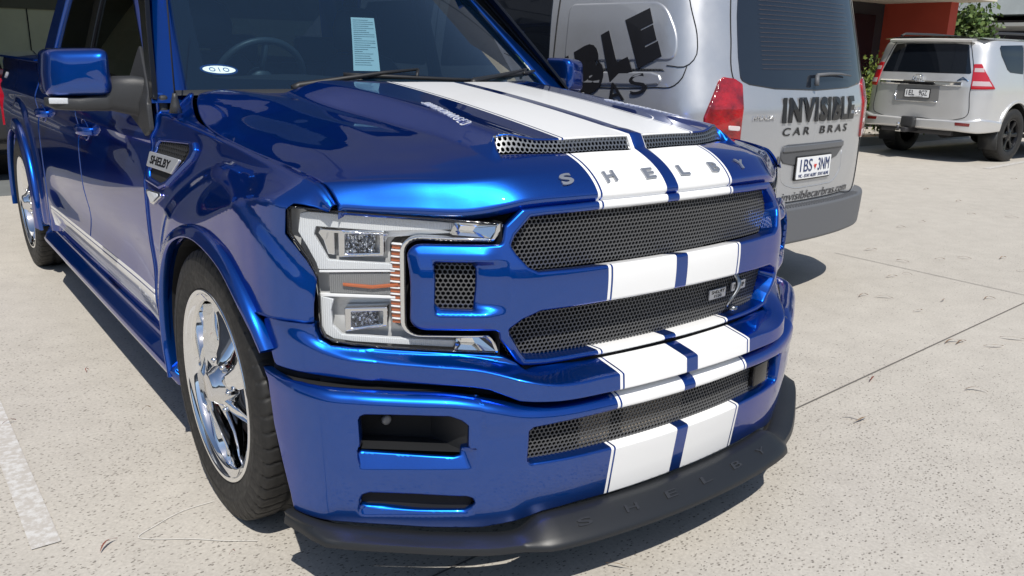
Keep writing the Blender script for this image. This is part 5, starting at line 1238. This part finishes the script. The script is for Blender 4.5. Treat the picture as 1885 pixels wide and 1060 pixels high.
for sg in (-1,1):
    P=[(.652,1.270),(.70,1.296),(.772,1.304),(.80,1.288),(.866,1.155),(.882,1.10),(.878,1.0),(.80,.96),(.70,.935),(.652,.94)]
    tl=V_.panel('tail_light',[(sg*a,z) for a,z in P],mat('van_red_lens',(.55,.012,.016),.10,spec=.7,coat=1,build=lambda nt,b:(bump(nt,b,noise(nt,coords(nt,'Object',(60,60,60)),1,3),.5,.01),L(nt,ramp(nt,noise(nt,coords(nt),14,3),[(.35,(.15,.002,.004)),(.65,(.42,.006,.008))]),b.inputs['Base Color']))),off=.012,r=.012,wall=.014,fillr=.02,grid=.03,step=.02)
    V_.panel('reverse_lens',[(sg*a,z) for a,z in [(.668,1.055),(.668,1.030),(.74,1.036),(.742,1.060)]],mat('pale_lens',(.62,.55,.55),.15),off=.0135,parent=tl,r=.002,wall=.003,grid=.03,step=.02)
    V_.panel('lower_lens',[(sg*a,z) for a,z in [(.668,.985),(.668,.95),(.75,.965),(.75,.995)]],mat('pale_lens',(.62,.55,.55),.15),off=.0135,parent=tl,r=.002,wall=.003,grid=.03,step=.02)
hr=[(-.318,.905),(-.30,.938),(-.25,.944),(.345,.944),(.365,.93),(.365,.90),(.30,.850),(.20,.828),(-.20,.826),(-.29,.842),(-.318,.872)]
hn=V_.panel('handle_trim',V_.rear(hr),mat('van_handle_grey',(.075,.078,.085),.35),off=.006,r=.006,wall=.008,fillr=.01,grid=.04,step=.02)
V_.panel('handle_ledge',V_.rear([(-.30,.936),(.358,.938),(.362,.905),(-.31,.903)]),mat('van_handle_dark',(.11,.115,.125),.35),off=.014,parent=hn,r=.006,wall=.01,fillr=.008,step=.02)
groove(V_,'plate_recess_edge',[(V_.X(-.31),.86),(V_.X(-.285),.745),(V_.X(-.17),.70),(0,.694),(V_.X(.17),.695),(V_.X(.30),.705),(V_.X(.375),.77),(V_.X(.37),.88)],off=-.003,w=.012,m=VANP)
PLW=mat('plate_white',(.78,.79,.80),.35); PLB=mat('plate_blue_text',(.012,.03,.12),.4)
def num_plate(C,x,z,wd,ht,off,rows,m,tm,border,parent):
    P=[(C.X(x-wd/2),z-ht/2),(C.X(x+wd/2),z-ht/2),(C.X(x+wd/2),z+ht/2),(C.X(x-wd/2),z+ht/2)]
    f=C.panel('plate_frame',[(a+(.010 if a>C.X(x) else -.010),b+(.008 if b>z else -.008)) for a,b in P],border,off=off-.004,r=.002,wall=.01,fillr=.008,parent=parent)
    p=C.panel('number_plate',P,m,off=off,r=.0015,wall=.006,fillr=.006,parent=f)
    for txt,dx,dz,W_,H_,kw in rows:
        t_=MB(); text_on(t_,txt,C.surf(off),(C.X(x+dx),z+dz),(1,0),(0,1),off=.0016,h=.0012,W=W_,H=H_,**kw); t_.build('plate_text',tm,p)
    return f
pf_=num_plate(V_,.022,.806,.372,.122,.016,[('1BS',-.095,.015,.125,.070,{}),('3NM',.098,.015,.130,.070,{}),('VIC - STAY ALERT  STAY ALIVE',0,-.043,.335,.018,{})],PLW,PLB,BLACKG,van)
t_=MB(); S=V_.surf(.020); t_.add([tuple(p) for p in S(np.array([V_.X(.006),V_.X(.040),V_.X(.023)]),np.array([.823,.823,.795]))],[(0,1,2)]); t_.build('plate_emblem',mat('plate_red',(.6,.03,.02),.4),pf_,False)
def vt(txt,x0,x1,z0,z1,m,name,off=.003,h=.0012,car=V_,cuts=24,**kw):
    t_=MB(); text_on(t_,txt,car.surf(0),((car.X(x0)+car.X(x1))/2,(z0+z1)/2),(1,0),(0,1),off=off,h=h,W=car.X(x1)-car.X(x0),H=z1-z0,cuts=cuts,**kw); return t_.build(name,m,car.root,False)
vt('INVISIBLE',-.340,.475,1.060,1.196,BLKT,'sign_lettering',offset=.05,space=1.14,shear=.0,off=.0075); vt('CAR',-.320,-.060,.992,1.036,BLKT,'sign_lettering',offset=.012,space=1.5,shear=.12); vt('BRAS',.055,.400,.992,1.036,BLKT,'sign_lettering',offset=.012,space=1.5,shear=.12)
vt('invisiblecarbras.com',-.270,.520,.628,.674,GRYT,'sign_lettering',shear=.25,offset=.0); vt('1041',-.405,-.312,.822,.884,GRYT,'sign_lettering',offset=.03,shear=.1)
vt('HYUNDAI',-.580,-.405,1.083,1.105,CHROMED,'maker_badge',h=.004,offset=.02,shear=.3); vt('iLoad',.480,.600,1.080,1.125,CHROMED,'model_badge',h=.004,offset=.015,shear=.2)
mb=MB(); S=V_.surf(.03); P=S(np.array([V_.X(x) for x in (-.02,.12,.26,.40)]),np.array([1.315,1.322,1.322,1.312])); mb.tube([tuple(p) for p in P],[.010,.009,.007,.005],8); mb.tube([tuple(P[0]),tuple(S(np.array([V_.X(-.04)]),np.array([1.262]))[0])],[.011,.014],8); mb.build('rear_wiper',VBUMP,van)
# left flank: embossed window panel, sliding door, rail
sd=lambda P: V_.side(P,-1)
wp=fillet([(1.085,1.352),(1.07,1.675),(.325,1.672),(.245,1.50),(.262,1.374)],[.05,.06,.14,.25,.12],9)
V_.panel('window_blank',sd([tuple(q) for q in wp]),VANP,off=.007,r=.014,wall=.008,grid=.04,step=.02)
wq=[(1.145,1.70),(.36,1.715),(.215,1.66),(.185,1.50),(.20,1.39),(.27,1.355),(.32,1.350)]
groove(V_,'door_gap',sd([(.215,1.80),(.19,1.65),(.165,1.48),(.172,1.40),(.21,1.352),(.32,1.350)]))
groove(V_,'door_gap',sd([(.21,1.352),(.235,1.29),(.28,1.25),(.40,1.238),(1.15,1.215)]))
groove(V_,'door_gap',sd([(1.155,1.82),(1.17,1.5),(1.185,1.2),(1.18,.5)]),w=.010)
V_.panel('slide_rail',sd([(1.10,1.318),(.345,1.333),(.335,1.322),(1.10,1.304)]),BLACKP,off=.004,r=.002,wall=.005,step=.02)
V_.panel('rail_cover',sd([(1.12,1.30),(.42,1.318),(.365,1.305),(.352,1.275),(.375,1.252),(.43,1.246),(1.12,1.225)]),VANP,off=.010,r=.012,wall=.012,fillr=.015,grid=.03,step=.02)
V_.panel('side_window',sd([(1.215,1.335),(1.225,1.72),(2.25,1.74),(2.28,1.30)]),GLZ,off=.003,r=.004,wall=.004,fillr=.03)
V_.panel('side_window',sd([(2.45,1.30),(2.42,1.74),(3.25,1.74),(3.55,1.32)]),GLZ,off=.003,r=.004,wall=.004,fillr=.03)
groove(V_,'door_gap',sd([(2.36,1.86),(2.36,.5)]),w=.008)
V_.panel('side_window',V_.side([(1.215,1.335),(1.225,1.72),(2.25,1.74),(2.28,1.30)],1),GLZ,off=.003,r=.004,wall=.004,fillr=.03)
def quadtext(txt,Q,m,parent=van,off=.0100,**kw):
    """letter fitted to a slanted quad given as TL,TR,BR,BL in (y,z) on the left flank"""
    V,F=text_mesh(txt,extrude=.5,**kw); mn,mx=V.min(0),V.max(0); u=(V[:,0]-mn[0])/(mx[0]-mn[0]); v=(V[:,1]-mn[1])/(mx[1]-mn[1])
    TL,TR,BR,BL=[np.array(q) for q in Q]; P=(BL[None]*(1-u[:,None])+BR[None]*u[:,None])*(1-v[:,None])+(TL[None]*(1-u[:,None])+TR[None]*u[:,None])*v[:,None]
    S=V_.surf(0); U=np.array([-V_.Y(y) for y in P[:,0]]); A=S(U,P[:,1]); n=snorm(S,U,P[:,1]); A=A+n*np.where(V[:,2]>0,off,.004)[:,None]
    mb=MB(); mb.add([tuple(p) for p in A],F); return mb.build('side_lettering',m,parent,False)
quadtext('E',[(.602,1.576),(.425,1.636),(.346,1.396),(.506,1.329)],BLKT,offset=.09)
quadtext('L',[(.786,1.500),(.655,1.550),(.545,1.315),(.707,1.250)],BLKT,offset=.09)
quadtext('B',[(1.000,1.405),(.808,1.485),(.735,1.235),(.920,1.155)],BLKT,offset=.09)
quadtext('I',[(1.130,1.352),(1.045,1.386),(.950,1.140),(1.035,1.105)],BLKT,offset=.09)
quadtext('S',[(.572,1.285),(.462,1.315),(.440,1.215),(.552,1.185)],BLKT,offset=.0); quadtext('A',[(.74,1.235),(.63,1.265),(.60,1.165),(.71,1.135)],BLKT,offset=.0)
for y in (1.05,4.15):
    for sg in (-1,1): car_wheel('wheel',(sg*.80,y,.335),.335,.215,.205,7,mat('silver_wheel',(.45,.46,.47),.3,.9),van,sg)
for sg in (-1,1):
    w_=MB(); w_.loft([[(sg*x,1.05-.38*math.cos(k*math.pi/10),.33+.38*math.sin(k*math.pi/10)) for k in range(11)] for x in (.93,.55)],False,False); w_.build('wheel_arch_liner',DARK,van,False)
mb=MB(); mb.box((0,2.6,.42),(1.5,4.7,.2)); mb.build('underbody',DARK,van,False)
mb=MB(); mb.box((0,2.5,.9),(1.6,4.0,.8)); mb.build('cargo_floor_block',DARK,van,False)
mb=MB(); rg=[]
for y,z in ((4.55,1.12),(3.72,1.88)): rg.append([(x,y,z) for x in np.linspace(-.82,.82,9)])
mb.loft(rg,False,False); mb.add([(-.9,4.55,1.12),(.9,4.55,1.12),(.6,5.12,.95),(-.6,5.12,.95)],[(0,1,2,3)]); mb.build('front_windscreen',GLZ,van)
mb=MB(); mb.box((-1.06,3.9,1.12),(.18,.12,.22),None,0,.03); mb.build('side_mirror',BLACKP,van)
# ---------------- four wheel drive
SPX,SPY,SYAW=10.774,5.156,-1.5938
suv=thing('four_wheel_drive','silver four wheel drive wagon parked nose in at the garden bed, seen from behind','four wheel drive',(SPX,SPY,0),SYAW)
splan=[(0,0),(.3,.006),(.55,.025),(.70,.052),(.80,.095),(.87,.16),(.905,.24),(.925,.34),(.93,.45),(.932,1.0),(.932,2.4),(.932,3.6),(.91,4.1),(.78,4.55),(.4,4.72),(.02,4.76)]
ws2=fns([(.3,.88),(.5,.925),(.8,.934),(1.05,.930),(1.25,.905),(1.5,.862),(1.66,.825),(1.72,.79),(1.76,.72)]); ls=lambda z:.22*np.maximum(0,z-1.10)+.8*np.maximum(0,z-1.68)
C_=Car(suv,splan,ws2,ls,.93); SS=float(C_.s[-1])
for sg in (-1,1):
    o=[(0,.46),(C_.Y(.50),.45)]+[(C_.Y(y),z) for y,z in arcs(1.06,.445,.415,.46)]+[(C_.Y(2.4),.44)]+[(C_.Y(y),z) for y,z in arcs(3.85,.445,.415,.46)]+[(SS,.45),(SS,1.05),(C_.Y(3.7),1.12),(C_.Y(3.2),1.40),(C_.Y(2.75),1.74),(C_.Y(1.2),1.74),(0,1.735)]
    C_.panel('body_side',[(sg*a,z) for a,z in o],SUVP,grid=.05,step=.04,r=.002,wall=.02)
mb=MB(); rg=[]
for y in (.20,.3,.8,1.6,2.4,2.85): rg.append([(x*.775,y,1.737+.045*(1-x**4)) for x in np.linspace(-1,1,13)])
mb.loft(rg,False,False); mb.build('roof',SUVP,suv)
mb=MB(); rg=[]
for x in np.linspace(-.62,.62,13): 
    e=abs(x)/.62; rg.append([(x,.26,1.755),(x,.08+.03*e**2,1.748-.012*e),(x,.045+.03*e**2,1.735-.012*e),(x,.055+.03*e**2,1.705-.008*e),(x,.18,1.685)])
mb.loft(rg); auto_smooth(mb.build('roof_spoiler',SUVP,suv),40)
C_.panel('rear_window',C_.rear([(-.615,1.665),(-.66,1.45),(-.70,1.275),(-.68,1.262),(.68,1.262),(.70,1.275),(.66,1.45),(.615,1.665),(.4,1.68),(-.4,1.68)]),GLZ,off=.004,r=.004,wall=.004,fillr=.015)
groove(C_,'tailgate_gap',[(C_.X(-.64),1.70),(C_.X(-.725),1.27),(C_.X(-.715),1.0),(C_.X(-.70),.66),(C_.X(-.60),.625),(0,.618),(C_.X(.60),.625),(C_.X(.70),.66),(C_.X(.715),1.0),(C_.X(.725),1.27),(C_.X(.64),1.70)],w=.010)
for sg in (-1,1):
    P=[(C_.X(.715),1.40),(C_.X(.81),1.405),(C_.X(.855),1.30),(C_.Y(.22),1.18),(C_.Y(.34),1.06),(C_.X(.72),1.05)]
    t_=C_.panel('tail_light',[(sg*a,z) for a,z in P],REDL,off=.014,r=.010,wall=.014,fillr=.012,grid=.03,step=.02)
    for (za,zb) in ((1.29,1.345),(1.10,1.165)):
        C_.panel('clear_lens_band',[(sg*a,z) for a,z in [(C_.X(.735),za),(C_.X(.845) if zb>1.2 else C_.Y(.26),za),(C_.X(.835) if zb>1.2 else C_.Y(.20),zb),(C_.X(.735),zb)]],mat('clear_lens_plastic',(.50,.40,.40),.12,0,1),off=.016,parent=t_,r=.003,wall=.003,step=.02,fillr=.005)
    C_.panel('reflector',[(sg*C_.X(a),z) for a,z in [(.60,.585),(.775,.580),(.775,.535),(.61,.540)]],REDD,off=.055,r=.003,wall=.003,step=.02,fillr=.008)
    C_.panel('side_window',C_.side([(.36,1.62),(.40,1.66),(1.10,1.68),(1.12,1.27),(.72,1.29),(.62,1.33),(.42,1.52)],sg),GLZ,off=.004,r=.003,wall=.003,fillr=.015)
    C_.panel('side_window',C_.side([(1.17,1.68),(1.95,1.685),(1.98,1.25),(1.19,1.265)],sg),GLZ,off=.004,r=.003,wall=.003,fillr=.02)
    C_.panel('side_window',C_.side([(2.05,1.685),(2.60,1.66),(3.05,1.30),(2.08,1.25)],sg),GLZ,off=.004,r=.003,wall=.003,fillr=.02)
    groove(C_,'door_gap',C_.side([(1.12,1.68),(1.15,1.27),(1.22,1.05),(1.40,.85),(1.55,.50)],sg)); groove(C_,'door_gap',C_.side([(2.01,1.70),(2.02,.50)],sg))
    for y in (1.38,2.45):
        h=MB(); S=C_.surf(.03); P=S(np.array([sg*C_.Y(y+d) for d in (-.09,-.06,.06,.09)]),np.array([1.06,1.065,1.065,1.06])); 
        P[0]-=np.array([sg*.03,0,0]); P[3]-=np.array([sg*.03,0,0]); h.tube([tuple(p) for p in P],[.012,.017,.017,.012],8); h.build('door_handle',CHROMED,suv)
    C_.panel('wheel_arch_lip',C_.side([(1.06-.50*math.cos(a),.415+.485*math.sin(a)) for a in [R(6)+k*R(168)/14 for k in range(15)]]+[(1.06+.445*math.cos(a),.415+.445*math.sin(a)) for a in [R(6)+k*R(168)/14 for k in range(15)]],sg),SUVP,off=.018,r=.008,wall=.02,grid=.03,step=.02)
    w_=MB(); w_.loft([[(sg*x,1.06-.45*math.cos(k*math.pi/10),.415+.45*math.sin(k*math.pi/10)) for k in range(11)] for x in (.92,.5)],False,False); w_.build('wheel_arch_liner',DARK,suv,False)
    mb=MB(); mb.loft([[(sg*x,.60+.05*(z<.3),z) for x in (.66,.93)]+[(sg*x,.62+.05*(z<.3),z) for x in (.93,.66)] for z in (.19,.48)]); mb.build('mud_flap',BLACKP,suv)
    mb=MB(); mb.tube([(sg*.70,.55,1.765),(sg*.70,.50,1.80),(sg*.70,.62,1.83),(sg*.70,1.4,1.84),(sg*.70,2.3,1.83),(sg*.70,2.5,1.77)],[.012,.014,.018,.018,.018,.012],8); mb.build('roof_rail',BLACKP,suv)
    mb=MB(); mb.box((sg*1.03,3.05,1.14),(.22,.12,.17),None,0,.04); auto_smooth(mb.build('side_mirror',SUVP,suv))
    mb=MB(); mb.box((sg*.90,2.45,.36),(.18,1.9,.05),None,0,.015); mb.build('side_step',BLACKP,suv)
bo=C_.panel('rear_bumper',[(-C_.Y(.60),.60),(-C_.X(.86),.65),(-C_.X(.70),.612),(0,.604),(C_.X(.70),.612),(C_.X(.86),.65),(C_.Y(.60),.60),(C_.Y(.60),.455),(C_.X(.86),.435),(C_.X(.5),.465),(0,.468),(-C_.X(.5),.465),(-C_.X(.86),.435),(-C_.Y(.60),.455)],SUVP,off=.05,r=.03,wall=.05,grid=.035,fillr=.02)
bar=MB(); S=C_.surf(.02); rr=[]
for x in np.linspace(-.655,.60,24):
    q=np.array([C_.X(x)]*6); z=np.array([1.085,1.10,1.125,1.145,1.14,1.09]); o=C_.surf(.0)(q,z); n=snorm(C_.surf(0),q,z); rr.append([tuple(p) for p in o+n*np.array([.006,.026,.034,.016,.0,.0])[:,None]])
bar.loft(rr); bar_=auto_smooth(bar.build('chrome_garnish',CHROME,suv),30)
C_.panel('garnish_inset',C_.rear([(-.40,1.098),(.23,1.103),(.23,1.132),(-.40,1.128)]),BLACKG,off=.035,parent=bar_,r=.002,wall=.004,step=.03)
t_=MB(); text_on(t_,'LANDCRUISER  PRADO',C_.surf(.036),(C_.X(-.085),1.115),(1,0),(0,1),off=.001,h=.002,W=.58,H=.018,offset=.02); t_.build('garnish_lettering',CHROMED,bar_,False)
mb=MB(); S=C_.surf(.03)
for (rx,rz,cz) in ((.078,.050,1.185),(.034,.046,1.185),(.070,.022,1.203)):
    pts=[tuple(S(np.array([C_.X(-.04)+rx*math.cos(a)]),np.array([cz+rz*math.sin(a)]))[0]) for a in [k*math.pi/12 for k in range(25)]]; mb.tube(pts,.007,6)
mb.build('maker_emblem',CHROME,suv)
C_.panel('plate_surround',C_.rear([(-.355,1.06),(-.34,1.075),(.30,1.080),(.31,.86),(.29,.845),(-.34,.842),(-.36,.86)]),mat('plate_recess_silver',(.30,.30,.30),.4,.6),off=.004,r=.004,wall=.004,step=.03)
mb=MB(); S=C_.surf(.012); mb.tube([tuple(S(np.array([C_.X(x)]),np.array([z]))[0]) for x,z in ((-.36,1.0),(-.36,.87),(-.34,.848),(.25,.850),(.30,.855))],.009,6); mb.build('surround_trim',CHROMED,suv)
num_plate(C_,-.02,.962,.372,.110,.020,[('1EL',-.098,.010,.125,.072,{}),('9GZ',.095,.010,.125,.072,{}),('VICTORIA',0,-.044,.20,.010,{})],PLW,BLACKG,BLACKG,suv)
groove(C_,'tailgate_crease',[(C_.X(-.63),1.06),(C_.X(-.60),.90),(C_.X(-.50),.825),(C_.X(-.2),.800),(C_.X(.3),.805),(C_.X(.48),.84),(C_.X(.55),.92),(C_.X(.57),1.07)],off=-.003,w=.008,m=SUVP)
t_=MB(); S=C_.surf(.006); t_.tube([tuple(S(np.array([C_.X(x)]),np.array([z]))[0]) for x,z in ((.53,1.165),(.60,1.215),(.68,1.165),(.61,1.190),(.53,1.165))],.006,5); t_.build('model_badge',mat('blue_badge',(.05,.12,.25),.2,.7),suv)
mb=MB(); mb.box((-.04,-.10,.55),(.20,.10,.16),None,0,.02); auto_smooth(mb.build('hitch_cover',BLACKP,suv)); mb=MB(); mb.box((-.04,-.02,.435),(.08,.40,.07),None,0,.01); mb.box((-.04,.15,.42),(1.1,.08,.08),None,0,.01); mb.tube([(-.10,-.26,.42),(-.10,-.26,.50)],[.02,.02],10); tb=mb.build('tow_bar',mat('tow_steel',(.06,.06,.065),.4,.5),suv)
mb=MB(); bmx=bmesh.new(); bmesh.ops.create_icosphere(bmx,subdivisions=2,radius=.028,matrix=Matrix.Translation((-.10,-.26,.52))); bmx.verts.index_update(); mb.add([v.co.copy() for v in bmx.verts],[[v.index for v in f.verts] for f in bmx.faces]); mb.tube([(-.16,-.2,.42),(-.02,-.2,.42)],.02,8); mb.build('tow_ball',CHROME,tb)
for y in (1.06,3.85):
    for sg in (-1,1): car_wheel('wheel',(sg*.80,y,.39),.39,.255,.235,6,mat('black_alloy',(.02,.02,.022),.25,.6),suv,sg)
mb=MB(); mb.box((0,2.4,.55),(1.3,4.2,.25)); mb.tube([(.35,.2,.42),(.35,1.2,.42)],.09,10); mb.build('underbody',DARK,suv,False)
mb=MB(); mb.loft([[(x,y,z) for x in np.linspace(-.8,.8,7)] for y,z in ((3.7,1.10),(2.75,1.72))],False,False); mb.add([(-.9,3.7,1.12),(.9,3.7,1.12),(.8,4.7,1.0),(-.8,4.7,1.0)],[(0,1,2,3)]); mb.build('bonnet_and_windscreen',SUVP,suv)
